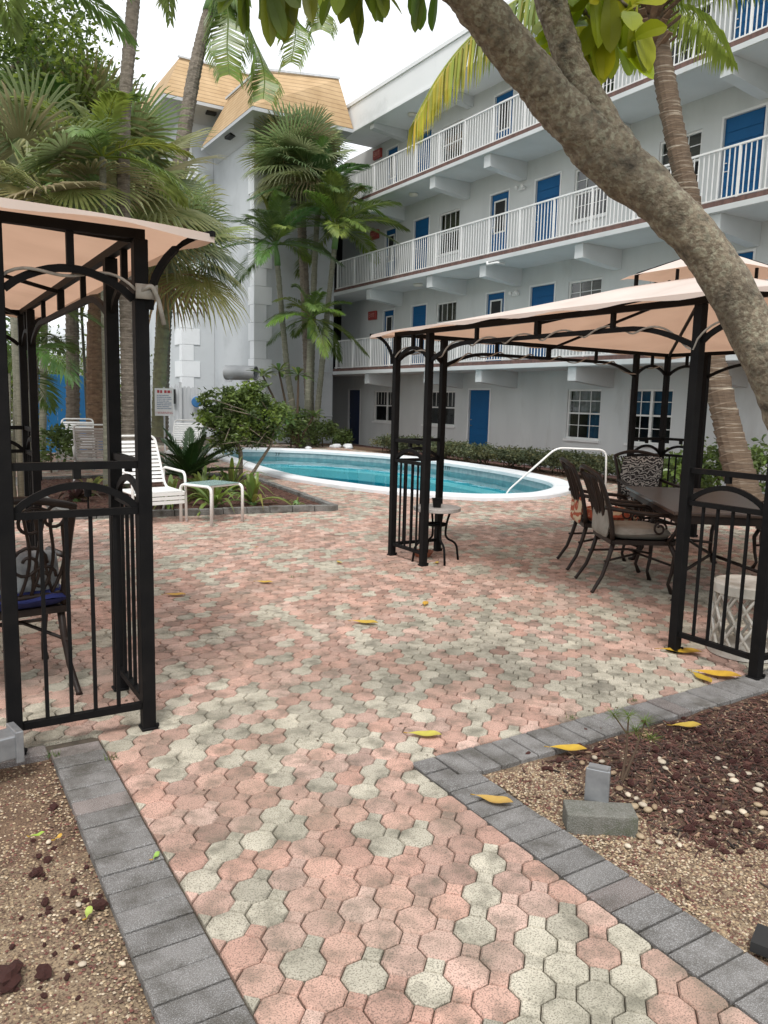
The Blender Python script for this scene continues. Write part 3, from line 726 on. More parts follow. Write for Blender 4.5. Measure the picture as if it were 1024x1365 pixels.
for k in range(4):
    ops = low if k == 0 else up
    holes = []
    for a, b, kind in ops:
        if 'door' in kind: holes.append((a, b, FLOOR[k], DTOP[k]))
        elif kind == 'lowbar': holes.append((a, b, .80, 1.88))
        else: holes.append((a, b, WBOT[k], WTOP[k]))
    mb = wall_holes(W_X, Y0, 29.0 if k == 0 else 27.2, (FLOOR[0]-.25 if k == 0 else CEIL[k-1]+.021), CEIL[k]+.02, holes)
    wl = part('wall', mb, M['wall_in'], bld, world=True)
    for (a, b, kind), h in zip(ops, holes):
        c, d = h[2], h[3]
        if 'door' in kind:
            dm = M['door_dark'] if kind == 'darkdoor' else M['door']
            mb = MB(); x = W_X + .05
            mb.box(x, x+.045, a+.005, b-.005, c, d-.005)
            # raised horizontal planks
            n = 9
            for i in range(n):
                z0 = c + .05 + i*(d-c-.12)/n
                if kind == 'glassdoor' and z0 > c+1.0: continue
                mb.box(x-.012, x-.001, a+.06, b-.06, z0, z0+(d-c-.12)/n-.02)
            dr = part('door', mb, dm, bld, world=True)
            mb = MB(); mb.tube([(x-.01,b-.09,c+.98),(x-.05,b-.09,c+.98),(x-.05,b-.19,c+.98)], .011, 6); mb.lathe([(.03,-.01),(.03,.01)], 10, (x-.012,b-.09,c+1.15))
            part('handle', mb, M['chrome'], dr, world=True)
            if kind == 'glassdoor':
                def sub(nm, mb, m): return part(nm, mb, m, dr, world=True)
                mb = MB()
                y0_, y1_, z0_, z1_ = a+.17, b-.17, c+1.0, d-.22
                for q in ((y0_-.04,y0_,z0_-.04,z1_+.04),(y1_,y1_+.04,z0_-.04,z1_+.04),(y0_,y1_,z0_-.04,z0_),(y0_,y1_,z1_,z1_+.04)):
                    mb.box(x-.03, x-.001, q[0], q[1], q[2], q[3])
                sub('window_frame', mb, M['frame_white'])
                mb = MB(); mb.box(x-.012, x-.002, y0_, y1_, z0_, z1_); sub('pane', mb, M['dark'])
            # thin pale jambs
            mb = MB()
            for q in ((a-.05,a-.002,c,d+.05),(b+.002,b+.05,c,d+.05),(a-.002,b+.002,d+.002,d+.05)):
                mb.box(W_X-.014, W_X-.001, q[0], q[1], q[2], q[3])
            part('door_frame', mb, M['white'], bld, world=True)
        else:
            x = W_X+.07; mb = MB(); t = .045
            for q in ((a,a+t,c,d),(b-t,b,c,d),(a+t,b-t,c,c+t),(a+t,b-t,d-t,d)): mb.box(x-.03, x+.03, q[0], q[1], q[2], q[3])
            zm = c + (d-c)*.52
            if kind == 'lowbar':
                ym = (a+b)/2; mb.box(x-.03, x+.03, ym-.03, ym+.03, c+t, d-t); mb.box(x-.026, x+.02, a+t, ym-.03, zm-.02, zm+.02); mb.box(x-.026, x+.02, ym+.03, b-t, zm-.02, zm+.02)
                n = 8; zb = zm
            elif kind == 'lowwin':
                ym = (a+b)/2; mb.box(x-.03, x+.03, ym-.035, ym+.035, c+t, d-t); mb.box(x-.026, x+.02, a+t, ym-.035, zm-.02, zm+.02); mb.box(x-.026, x+.02, ym+.035, b-t, zm-.02, zm+.02); n = 4; zb = c
            else:
                mb.box(x-.026, x+.02, a+t, b-t, zm-.02, zm+.02); n = 4 if kind == 'barwin' else 3; zb = zm if kind == 'barwin' else c
            for i in range(1, n):
                yy = a + (b-a)*i/n
                if kind in ('lowbar','lowwin') and abs(yy-(a+b)/2) < .05: continue
                mb.box(x-.018, x-.006, yy-.009, yy+.009, zb+t, d-t)
            if kind in ('window','lowwin','curtainwin'):
                for zz in (c+(d-c)*.28, c+(d-c)*.77): mb.box(x-.0175, x-.0065, a+t, b-t, zz-.008, zz+.008)
            wf = part('window', mb, M['frame_white'] if kind != 'lowbar' else M['frame_white'], bld, world=True)
            def sub(nm, mb, m): return part(nm, mb, m, wf, world=True)
            mb = MB(); mb.add([(x,a+t,c+t),(x,b-t,c+t),(x,b-t,d-t),(x,a+t,d-t)], [(0,1,2,3)]); sub('pane', mb, M['glass'])
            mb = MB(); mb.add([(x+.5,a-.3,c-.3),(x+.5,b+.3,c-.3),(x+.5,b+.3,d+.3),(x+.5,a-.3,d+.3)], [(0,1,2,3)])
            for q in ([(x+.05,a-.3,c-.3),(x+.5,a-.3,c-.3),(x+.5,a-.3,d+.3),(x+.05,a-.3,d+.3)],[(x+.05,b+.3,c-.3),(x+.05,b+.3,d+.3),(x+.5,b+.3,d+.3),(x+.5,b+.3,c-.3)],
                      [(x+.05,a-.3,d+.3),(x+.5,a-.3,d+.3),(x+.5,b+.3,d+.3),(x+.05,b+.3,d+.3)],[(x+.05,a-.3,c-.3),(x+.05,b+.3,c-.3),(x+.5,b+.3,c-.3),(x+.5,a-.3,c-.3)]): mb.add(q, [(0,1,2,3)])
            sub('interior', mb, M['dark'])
            def cloth(y0_, y1_, z0_, z1_, m, nm, amp=.02, fr=26):
                mb = MB(); mb.grid(lambda u, v: (x+.1+amp*math.sin(u*fr+.6*math.sin(u*9)), y0_+(y1_-y0_)*u, z0_+(z1_-z0_)*v), 60, 2); sub(nm, mb, m)
            if kind == 'curtainwin': cloth(a, b, zm-.02, d, M['curtain'], 'curtain'); cloth(a+.03, a+(b-a)*.5, c, zm+.05, M['bluecurt_refl'], 'curtain')  # the lower blue cloth imitates a bluish reflection in the pane
            elif kind == 'lowwin': cloth(a, b, zm, d, M['bluecurt_refl'], 'curtain')
            elif kind in ('window','barwin'): cloth(a, b, zm, d, M['blind'], 'blind', .003)
            mb = MB(); mb.box(W_X-.05, W_X+.04, a-.04, b+.04, c-.06, c-.002); sub('sill', mb, M['white'])
# slabs, brick course, beams, soffit lights
for k in range(3):
    z = LIP[k]
    mb = MB(); mb.box(E_X, W_X+.0-.002, Y0, Y1, z, z+.12); mb.box(E_X-.02, E_X-.002, Y0, Y1+.02, z+.012, z+.108)
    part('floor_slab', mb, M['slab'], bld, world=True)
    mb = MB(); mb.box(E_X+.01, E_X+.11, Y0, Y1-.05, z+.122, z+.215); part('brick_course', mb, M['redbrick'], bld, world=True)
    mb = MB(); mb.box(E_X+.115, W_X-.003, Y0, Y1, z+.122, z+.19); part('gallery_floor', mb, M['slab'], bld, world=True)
for k in range(4):
    z = LIP[k] if k < 3 else 10.33
    for y in (22.96,19.42,16.93,13.44,9.93,6.4,2.9,-.6,-4.1):
        mb = MB(); a, b = y-.13, y+.13; zf, zw = z-.32, z-.45; x0 = E_X+.06; x1 = W_X-.004
        if k == 3: zf, zw = z-.16, z-.30
        zt = z - .002
        mb.add([(x0,a,zf),(x0,b,zf),(x1,b,zw),(x1,a,zw),(x0,a,zt),(x0,b,zt),(x1,b,zt),(x1,a,zt)], [(0,3,2,1),(4,5,6,7),(0,1,5,4),(1,2,6,5),(2,3,7,6),(3,0,4,7)])
        part('beam', mb, M['slab'], bld, world=True)
mb = MB(); mb.box(E_X-.01, 24, Y0, 25.05, 10.33, 11.27); mb.box(E_X-.05, E_X-.012, Y0, 25.07, 11.2, 11.31); mb.box(E_X-.04, E_X-.012, Y0, 25.06, 10.33, 10.40)
part('roof_parapet', mb, M['wall'], bld, world=True)
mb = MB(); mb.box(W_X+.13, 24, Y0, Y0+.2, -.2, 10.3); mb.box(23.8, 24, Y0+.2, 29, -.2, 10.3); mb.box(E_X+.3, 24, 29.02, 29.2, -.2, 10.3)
mb.box(W_X+.7, W_X+.72, 25.0, 28.9, -.12, 10.3)  # near-black sheet: the stair recess's shade is put into its colour
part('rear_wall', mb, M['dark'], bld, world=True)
# ceilings over the stair recess, unlit landing
for k in range(3):
    mb = MB(); mb.box(E_X+.1, 16.5, Y1+.005, 28.9, LIP[k], LIP[k]+.2); part('landing_slab', mb, M['slab'], bld, world=True)
# guard rails
for k in range(3):
    zt = RAIL[k]; zb = LIP[k]+.235; x = E_X+.055
    mb = MB(); mb.box(x-.022, x+.022, Y0, Y1-.15, zt-.035, zt); mb.box(x-.015, x+.015, Y0, Y1-.15, zb, zb+.028)
    y = Y1 - .25; i = 0
    while y > Y0:
        if i % 11: mb.box(x-.0085, x+.0085, y-.0085, y+.0085, zb+.028, zt-.035)
        y -= .1095; i += 1
    rl = part('guard_rail', mb, M['white'], bld, world=True)
    y = Y1 - .25; i = 0
    while y > Y0:
        if i % 11 == 0:
            mb = MB(); mb.box(x-.021, x+.021, y-.021, y+.021, zb-.02, zt-.036)
            part('rail_post', mb, M['white'], rl, world=True)
        y -= .1095; i += 1
# drain spouts, soffit lights, twin flood lamps, exit signs
for (y, z) in ((16.6, 5.13),):
    mb = MB(); mb.tube(arc([(E_X+.2,y-.4,z-.03),(E_X-.06,y-.4,z-.03),(E_X-.06,y,z-.03),(E_X-.06,y,z+.05)], r=.05), .03, 8)
    part('drain_spout', mb, M['white'], bld, world=True, smooth=True)
for n, (y, z) in enumerate(((21.3,7.93),(20.9,5.165),(21.5,10.33))):
    lab = ['round flush ceiling lamp under the top gallery floor','round flush ceiling lamp under the middle gallery floor','round flush ceiling lamp under the roof eave'][n]
    mb = MB(); mb.lathe([(.15,0),(.15,-.03),(.12,-.07),(0,-.085)][::-1], 16, (13.85,y,z-.004)); solo('ceiling_lamp', mb, M['globe'], lab, 'lamp', (13.85,y,z), 'ceiling lamps under the galleries', smooth=True)
for n, (y, z) in enumerate(((16.95,7.28),(17.0,4.52))):
    t = thing('emergency_light', ['twin-head white emergency light high on the third storey wall','twin-head white emergency light high on the second storey wall'][n], 'lamp', (W_X-.03,y,z), 0, 'emergency lights on the gallery wall')
    mb = MB(); mb.box(-.05,.025,-.12,.12,-.05,.05); part('housing', mb, M['white'], t, bevel=.01)
    for s in (-1,1):
        mb = MB(); mb.lathe([(.02,-.04),(.055,.02),(.05,.04),(0,.045)], 12); o = part('lamp_head', mb, M['frame_white'], t, smooth=True)
        o.location = (-.09, s*.12, .03); o.rotation_euler = (0,-1.9,0)
for n, (y, z) in enumerate(((24.75,4.55),(24.72,7.33),(24.65,10.02))):
    t = thing('exit_sign', 'red exit sign on the ' + ['second','third','top'][n] + ' storey gallery wall by the stairs', 'sign', (W_X-.06,y,z), 0, 'exit signs by the stairs')
    mb = MB(); mb.box(-.03,.055,-.26,.26,-.15,.15); part('sign_box', mb, M['red'], t, bevel=.01)
    o = text_mesh('lettering', 'EXIT', .2, mat('exit_letter', (.75,.35,.3)) if n == 0 else bpy.data.materials['exit_letter'], t)
    o.matrix_local = Matrix.Translation((-.032,0,0)) @ Matrix.Rotation(-PI/2,4,'Z') @ Matrix.Rotation(PI/2,4,'X')

# ---------------------------------------------------------------- stair towers
def quoins(mb, cx, cy, z0, z1, wx=(.62,.42), wy=(.5,.34)):
    z = z0; i = 0
    while z < z1:
        h = .60; a = wx[i%2]; b = wy[i%2]
        mb.box(cx-.03, cx+a, cy-.03, cy-.002, z, min(z+h-.012,z1)); mb.box(cx-.03, cx-.002, cy-.002, cy+b, z, min(z+h-.012,z1))
        z += h; i += 1
def mansard(t, c, top, thick=.1):
    """c: eave corners, top: top corners (front-left, front-right, back-right, back-left)"""
    mb = MB(); fs = [(0,1,5,4),(1,2,6,5),(2,3,7,6),(3,0,4,7),(4,5,6,7)]
    mb.add(list(c)+list(top), fs); part('mansard_roof', mb, M['shingle'], t, world=True)
    mb = MB(); q = [(x,y,z-.012) for x,y,z in c]
    n = len(q)
    mb.add(q + [(x,y,z-.12) for x,y,z in c], [(0,1,5,4),(1,2,6,5),(2,3,7,6),(3,0,4,7)]); return mb
tw = thing('stair_tower', 'pale grey stair tower with white quoins and tan mansard roof nearest the gallery', 'building', (11.7,25.3,-.13))
mb = MB(); mb.box(10.2,13.2,25.3,25.5,-.2,10.6); mb.box(10.2,10.4,25.502,33,-.2,10.6); mb.box(13.0,13.2,25.502,29,-.2,10.6)
part('wall', mb, M['tower'], tw, world=True)
mb = MB(); quoins(mb, 10.2, 25.3, -.15, 9.6); part('quoin', mb, M['quoin'], tw, world=True)
c = [(9.6,24.0,10.42),(13.15,24.0,10.42),(13.5,29.3,10.42),(9.6,28.9,10.42)]
tp = [(10.38,25.28,12.02),(12.95,24.72,12.15),(13.0,28.4,12.1),(10.38,28.2,12.02)]
fm = mansard(tw, c, tp)
# coved soffit from the eave in to the wall
w = [(10.19,25.29),(13.19,25.29),(13.19,29.3),(10.19,28.9)]
prev = [(x,y,10.30) for x,y,_ in c]
for s in range(1, 7):
    t = s/6; q = []
    for (x,y,_), (wx,wy) in zip(c, w):
        z = 10.30 - .35*(t**2.4); q.append((x+(wx-x)*t, y+(wy-y)*t, z))
    fm.add(prev+q, [(0,1,5,4),(3,0,4,7)]); prev = q
part('soffit', fm, M['soffit'], tw, world=True, smooth=False)
mb = MB(); mb.bar((10.36,25.20,12.04),(12.97,24.66,12.17),.06,.07); mb.bar((10.32,25.20,12.04),(10.32,28.3,12.04),.06,.07); part('roof_trim', mb, M['fence'], tw, world=True)
for (x,y) in ((9.86,26.6),(10.6,24.55)):
    mb = MB(); mb.box(x-.12,x+.12,y-.26,y+.26,10.2,10.285) if x < 10 else mb.box(x-.26,x+.26,y-.12,y+.12,10.2,10.285)
    part('soffit_vent', mb, M['dark'], tw, world=True)
for a_, b_ in (((10.8,25.25,2.55),(13.2,25.25,2.50)),((12.0,25.25,.95),(13.2,25.25,.93)),((13.05,25.25,2.55),(13.05,25.25,4.7))):
    mb = MB(); mb.tube([a_,b_], .018, 6); part('conduit', mb, M['fence'], tw, world=True)
t2 = thing('stair_tower', 'taller rear stair tower with tan mansard, left of the other tower', 'building', (9.6,29.4,-.13))
mb = MB(); mb.box(8.95,10.19,29.3,29.5,-.2,12.0); mb.box(8.95,9.15,29.502,42,-.2,12.0); mb.box(10.21,13.4,28.95,29.0,10.0,12.0)
part('wall', mb, M['tower'], t2, world=True)
mb = MB(); quoins(mb, 8.95, 29.3, -.15, 10.5, (.66,.42),(.9,.3)); part('quoin', mb, M['quoin'], t2, world=True)
c = [(8.12,28.4,11.8),(13.2,28.4,11.8),(13.2,36,11.8),(8.12,36,11.8)]
tp = [(8.98,29.35,13.45),(13.0,29.35,13.45),(13.0,35,13.45),(8.98,35,13.45)]
fm = mansard(t2, c, tp); w = [(8.94,29.29),(13.1,29.29),(13.1,36),(8.94,36)]; prev = [(x,y,11.68) for x,y,_ in c]
for s in range(1, 7):
    t = s/6; q = []
    for (x,y,_), (wx,wy) in zip(c, w): q.append((x+(wx-x)*t, y+(wy-y)*t, 11.68-.35*t**2.4))
    fm.add(prev+q, [(0,1,5,4),(3,0,4,7)]); prev = q
part('soffit', fm, M['soffit'], t2, world=True)
mb = MB(); mb.box(9.75,10.1,28.66,28.86,11.56,11.665); part('soffit_vent', mb, M['dark'], t2, world=True)
mb = MB(); mb.bar((8.9,29.3,13.47),(13,29.3,13.47),.06,.06); part('roof_trim', mb, M['fence'], t2, world=True)
def at_px(px, py, Y):
    d = _f + CR*((px-512)/F_PX) + CU*((682.5-py)/F_PX); return Vector((0,0,CAM_H)) + d*(Y/d.y)
# wall fan: horizontal drum
fan = thing('wall_fan', 'grey horizontal drum fan housing standing against the tower wall', 'fan', at_px(321,497,24.7))
mb = MB(); mb.lathe([(.20,-.55),(.235,-.53),(.235,.53),(.225,.55),(.195,.55),(.195,.3),(0,.3)], 26); o = part('housing', mb, M['drum'], fan, smooth=False); o.rotation_euler = (0,PI/2,-.8)
mb = MB(); mb.lathe([(.19,.32),(0,.321)], 20); mb.lathe([(.07,.34),(.07,.45),(0,.46)], 12)
for k in range(5):
    a = 2*PI*k/5; mb.add([(.06*math.cos(a),.06*math.sin(a),.38),(.18*math.cos(a-.25),.18*math.sin(a-.25),.36),(.18*math.cos(a+.35),.18*math.sin(a+.35),.42)], [(0,1,2)])
o = part('fan_blades', mb, M['dark'], fan); o.rotation_euler = (0,PI/2,-.8)
mb = MB(); mb.box(-.4,-.3,-.05,.6,-.30,-.24); mb.box(.2,.3,-.05,.6,-.30,-.24); part('bracket', mb, M['fence'], fan)

# ---------------------------------------------------------------- fence, gate, signs behind the pool
gate = thing('picket_fence', 'weathered white picket fence with a tall gate behind the pool chairs', 'fence', (7.6,27.2,-.1))
mb = MB(); rx = random.Random(5)
x = 6.1; mbg = MB()
while x < 8.95:
    tgt = mb
    h = 1.86 + (.06 if int(x*10) % 4 == 0 else 0) + rx.uniform(-.02,.02)
    y = 27.2 + (x-7.6)*.1
    tgt.add([(x-.07,y,0),(x+.07,y,0),(x+.07,y,h-.05),(x+.03,y,h),(x-.03,y,h),(x-.07,y,h-.05),(x-.07,y+.025,0),(x+.07,y+.025,0),(x+.07,y+.025,h-.05),(x+.03,y+.025,h),(x-.03,y+.025,h),(x-.07,y+.025,h-.05)],
            [(0,1,2,3,4,5),(11,10,9,8,7,6),(0,6,7,1),(1,7,8,2),(2,8,9,3),(3,9,10,4),(4,10,11,5),(5,11,6,0)])
    x += .165 if x < 8.1 else .15
part('pickets', mb, M['fence'], gate, world=True)
mb = MB(); mb.bar((6.0,27.23,.4),(8.95,27.52,.4),.05,.1); mb.bar((6.0,27.23,1.5),(8.95,27.52,1.5),.05,.1); part('fence_rail', mb, M['fence'], gate, world=True)
for x in (6.75,8.2):
    mb = MB(); mb.box(x-.05,x+.05,27.08+(x-7.6)*.1,27.18+(x-7.6)*.1,-.1,2.0); part('fence_post', mb, M['fence'], gate, world=True)
mb = MB(); mb.box(7.97,8.03,27.12,27.2,1.25,1.75); part('latch', mb, M['dark'], gate, world=True)
sg = thing('pool_sign', 'white pool notice board with red heading and red bottom line by the mossy palm trunk', 'sign', (4.97,18.9,1.4))
mb = MB(); mb.box(-.22,.22,-.012,.012,-.33,.33); o = part('board', mb, M['white'], sg, bevel=.004)
sg.location = at_px(219,536,19.0); sg.rotation_euler = (0,0,-.25)
mb = MB(); mb.box(-.02,.02,.0125,.05,-1.45,.36); part('post', mb, M['fence'], sg)
rs = random.Random(12)
def line_of_marks(z, h, x0, x1, m):
    mb = MB(); x = x0
    while x < x1:
        e = min(x1, x+h*rs.uniform(.5,.9)); mb.box(x, e, -.0145, -.0125, z-h/2*rs.uniform(.75,1), z+h/2*rs.uniform(.75,1)); x = e+h*rs.choice((.22,.22,.22,.6))
    part('lettering', mb, m, sg)
line_of_marks(.25, .075, -.16, .17, M['ink_red'])
for k in range(8): line_of_marks(.16-.045*k, .022, -.17, .17 if k % 3 else .11, M['ink_blue'])
o = text_mesh('lettering', '! WARNING', .075, M['ink_red'], sg); o.location = (0,-.0135,-.26); o.rotation_euler = (PI/2,0,0)
mb = MB(); mb.lathe([(.17,-.02),(.19,0),(.17,.02),(0,.025)], 24); ds = solo('wall_disc', mb, M['blue_disc'], 'round blue plastic disc hung on the wall behind the shrub tree', 'disc', (8.78,27.15,1.33), world=False); ds.rotation_euler = (PI/2,0,0)
# blue board fence
for n, (x0, x1, y, h, lab) in enumerate(((2.85,4.0,21.5,1.98,'bright blue board screen behind the brown palm trunks'),(4.35,4.85,21.8,1.62,'shorter blue board screen beside the ringed palm trunk'))):
    t = thing('board_screen', lab, 'fence', ((x0+x1)/2,y,0), 0)
    mb = MB(); k = 5 if n == 0 else 2
    for i in range(k): a = x0+(x1-x0)*i/k; mb.box(a+.004, a+(x1-x0)/k-.004, y-.02, y+.02, 0, h)
    part('boards', mb, M['bluepanel'], t, world=True)
    mb = MB(); mb.box(x1+.005, x1+.09, y-.045, y+.045, 0, h+.03); mb.box(x0-.09, x0-.005, y-.045, y+.045, 0, h+.03); part('post', mb, M['fence'], t, world=True)
# ---------------------------------------------------------------- gazebos
def gazebo(label, cx, cy, z1, z2, T=2.10, ov=.19, hx=1.935, hy=1.95):
    g = thing('gazebo', label, 'gazebo', (cx,cy,0), 0, 'peach canopy gazebos')
    P = .55
    cs = [(-1,-1),(1,-1),(1,1),(-1,1)]
    def post(x, y):
        mb = MB(); mb.box(x-.029,x+.029,y-.029,y+.029,0,T); mb.box(x-.037,x+.037,y-.037,y+.037,0,.012)
        mb.lathe([(.009,.012),(.009,.03),(0,.031)], 6, (x+.033,y-.033,0))
        part('post', mb, M['black'], g, bevel=.003, seg=1)
    for sx, sy in cs:
        X, Y = sx*hx, sy*hy
        post(X, Y); post(X-sx*P, Y); post(X, Y-sy*P)
        # side panels of this corner
        for ax in (0, 1):
            if ax == 0: f = lambda t, z: (X-sx*(.03+(P-.06)*t), Y, z)
            else: f = lambda t, z: (X, Y-sy*(.03+(P-.06)*t), z)
            mb = MB()
            mb.bar(f(0,z1), f(1,z1), .032)
            mb.path([f(k/14, z2+.012+(z1-z2-.045-.05)*math.sin(PI*k/14)**.75) for k in range(15)], .016, .03, up=(0,0,1))
            mb.bar(f(.5,z1-.055), f(.5,z1-.01), .03)
            pn = part('side_panel', mb, M['black'], g)
            for k in range(1, 5):
                mb = MB(); mb.bar(f(k/5,.13), f(k/5,z2-.015), .015); part('baluster', mb, M['black'], pn)
            for z in (z2, .115):
                mb = MB(); mb.bar(f(0,z), f(1,z), .03); part('rail', mb, M['black'], pn)
            # small arch at the top of the panel
            mb = MB(); mb.path([f(k/12, 1.90+.10*math.sin(PI*k/12)**.8) for k in range(13)], .022, .03)
            mb.bar(f(.5,2.01), f(.5,T), .028)
            part('arch', mb, M['black'], g)
        # curved corner bracket carrying the canopy tip
        mb = MB(); q = []
        for k in range(11):
            t = k/10*PI/2; q.append((X+sx*(.03+(ov-.03)*(1-math.cos(t))), Y+sy*(.03+(ov-.03)*(1-math.cos(t))), 1.86+(T-1.86+.015)*math.sin(t)))
        mb.path(q, .022, .028, up=(sx*.7,sy*.7,.3)); part('bracket', mb, M['black'], g)
        mb = MB(); mb.bar((X,Y,T-.005), (sx*.42,sy*.42,2.49), .026); part('rafter', mb, M['black'], g)
    for (a, b) in (((-hx,-hy),(hx,-hy)),((hx,-hy),(hx,hy)),((hx,hy),(-hx,hy)),((-hx,hy),(-hx,-hy))):
        A = Vector((*a,T+.02)); B = Vector((*b,T+.02)); d = (B-A).normalized()
        mb = MB(); mb.bar(A-d*.02, B+d*.02, .036, .04); part('eave_beam', mb, M['black'], g)
        # long arched rail between the panel posts
        A2 = A + d*P; B2 = B - d*P; L = (B2-A2).length
        def lz(s):
            e = min(s, L-s)/.55; e = min(1, e); return 1.86 + .145*math.sin(e*PI/2)**.9
        mb = MB(); n = 40
        mb.path([A2 + d*(L*k/n) + Vector((0,0,lz(L*k/n)-T-.02)) for k in range(n+1)], .024, .032)
        for s in (.24,.5,.76):
            p = A2 + d*(L*s); mb.bar((p.x,p.y,lz(L*s)+.016), (p.x,p.y,T), .028 if s != .5 else .04)
        part('arch', mb, M['black'], g)
        m = (A+B)/2; mb = MB(); mb.bar((m.x,m.y,T-.015), (m.x*.22,m.y*.22,2.465), .022); part('rafter', mb, M['black'], g)
    mb = MB()
    for i in range(4):
        a = Vector((cs[i][0]*.43, cs[i][1]*.43, 2.53)); b = Vector((cs[(i+1)%4][0]*.43, cs[(i+1)%4][1]*.43, 2.53))
        mb.bar(a, b, .03); mb.bar(a, a+Vector((0,0,.13)), .026); c = (a+b)/2; mb.bar(c, c+Vector((0,0,.12)), .02)
        mb.bar(a+Vector((0,0,.13)), (0,0,2.86), .02)
    part('vent_frame', mb, M['black'], g)
    # fabric
    def skin(mb, e, ex, ez, i, tz, tt, sag, n=14, nv=8, tip=.0):
        a, b = cs[i], cs[(i+1)%4]
        def fn(u, v):
            s = u
            x = (a[0]*(1-s)+b[0]*s); y = (a[1]*(1-s)+b[1]*s)
            X = x*(ex*(1-v)+tt*v); Y = y*(e*(1-v)+tt*v)
            z = ez + (tz-ez)*v - sag*math.sin(PI*v)*math.sin(PI*u)*.7 - sag*.5*math.sin(PI*v)
            z += .012*math.sin(u*23+i)*math.sin(PI*v)*math.sin(PI*u)
            z -= tip*(abs(2*u-1)**6)*(1-v)**3
            return (X, Y, z)
        mb.grid(fn, n, nv)
    mb = MB()
    for i in range(4): skin(mb, hy+ov, hx+ov, T+.042, i, 2.555, .47, .05, tip=.03)
    # hanging hem
    for i in range(4):
        a, b = cs[i], cs[(i+1)%4]
        def hem(u, v):
            x = (a[0]*(1-u)+b[0]*u)*(hx+ov+.002*v); y = (a[1]*(1-u)+b[1]*u)*(hy+ov+.002*v)
            return (x, y, T+.042-.03*(abs(2*u-1)**6) - v*.035*(.7+.3*math.sin(u*40)))
        mb.grid(hem, 40, 1)
    part('canopy', mb, M['canopy'], g, smooth=True)
    mb = MB()
    for i in range(4): skin(mb, .53, .53, 2.64, i, 2.875, .0, .02, n=10, nv=6, tip=.03)
    part('vent_canopy', mb, M['canopy'], g, smooth=True)
    return g
def cord(cx, cy, hx, hy, side, label, rngseed):
    r = random.Random(rngseed); pts = []
    L = 2*hy if side in 'we' else 2*hx
    P = .55; n = 150
    for k in range(n+1):
        s = .02 + (L-.04)*k/n
        if s < P: z = 1.90+.10*math.sin(PI*s/P)**.8
        elif s > L-P: z = 1.90+.10*math.sin(PI*(L-s)/P)**.8
        else:
            e = min(1, min(s-P, L-P-s)/.55); z = 1.86+.145*math.sin(e*PI/2)**.9
        a = s*2*PI/.42; off = .03
        z += math.cos(a)*off; q = math.sin(a)*off
        if side == 'w': pts.append((cx-hx-q-.0, cy-hy+s, z))
        elif side == 'e': pts.append((cx+hx+q, cy-hy+s, z))
        elif side == 's': pts.append((cx-hx+s, cy-hy-q, z))
        elif side == 'n': pts.append((cx-hx+s, cy+hy+q, z))
    # wrap round the end post
    mb = MB(); mb.tube(pts, .0065, 6)
    solo('light_cord', mb, M['cord'], label, 'cord', pts[0], 'grey light cords wound on the gazebo rails', smooth=True)
RG = (5.965, 4.46); LG = (-1.065, 5.38)
gazebo('peach canopy gazebo over the dining table and cast chairs', *RG, 1.135, .94, 2.115, .19)
gazebo('peach canopy gazebo cut off by the left edge, blue cushioned chair inside', *LG, 1.205, 1.005, 2.145, .24)
cord(*RG, 1.935, 1.95, 'w', 'grey light cord spiralling along the long pool-facing arch of the dining gazebo', 1)
cord(*RG, 1.935, 1.95, 'n', 'grey light cord wound on the far arch of the dining gazebo', 2)
cord(*RG, 1.935, 1.95, 's', 'grey light cord wound on the near arch of the dining gazebo', 4)
cord(*LG, 1.935, 1.95, 's', 'grey light cord looped over the near arch of the left gazebo', 3)
mb = MB(); mb.tube(arc([(.86,3.385,1.93),(.90,3.36,1.96),(.93,3.37,1.90),(.955,3.38,1.80)],r=.03), .010, 8); mb.box(.84,.93,3.375,3.388,1.90,1.96)
solo('cord_plug', mb, M['cord'], 'grey plug and tape bundle hanging on the corner post of the left gazebo', 'plug', (.9,3.38,1.9), smooth=True)

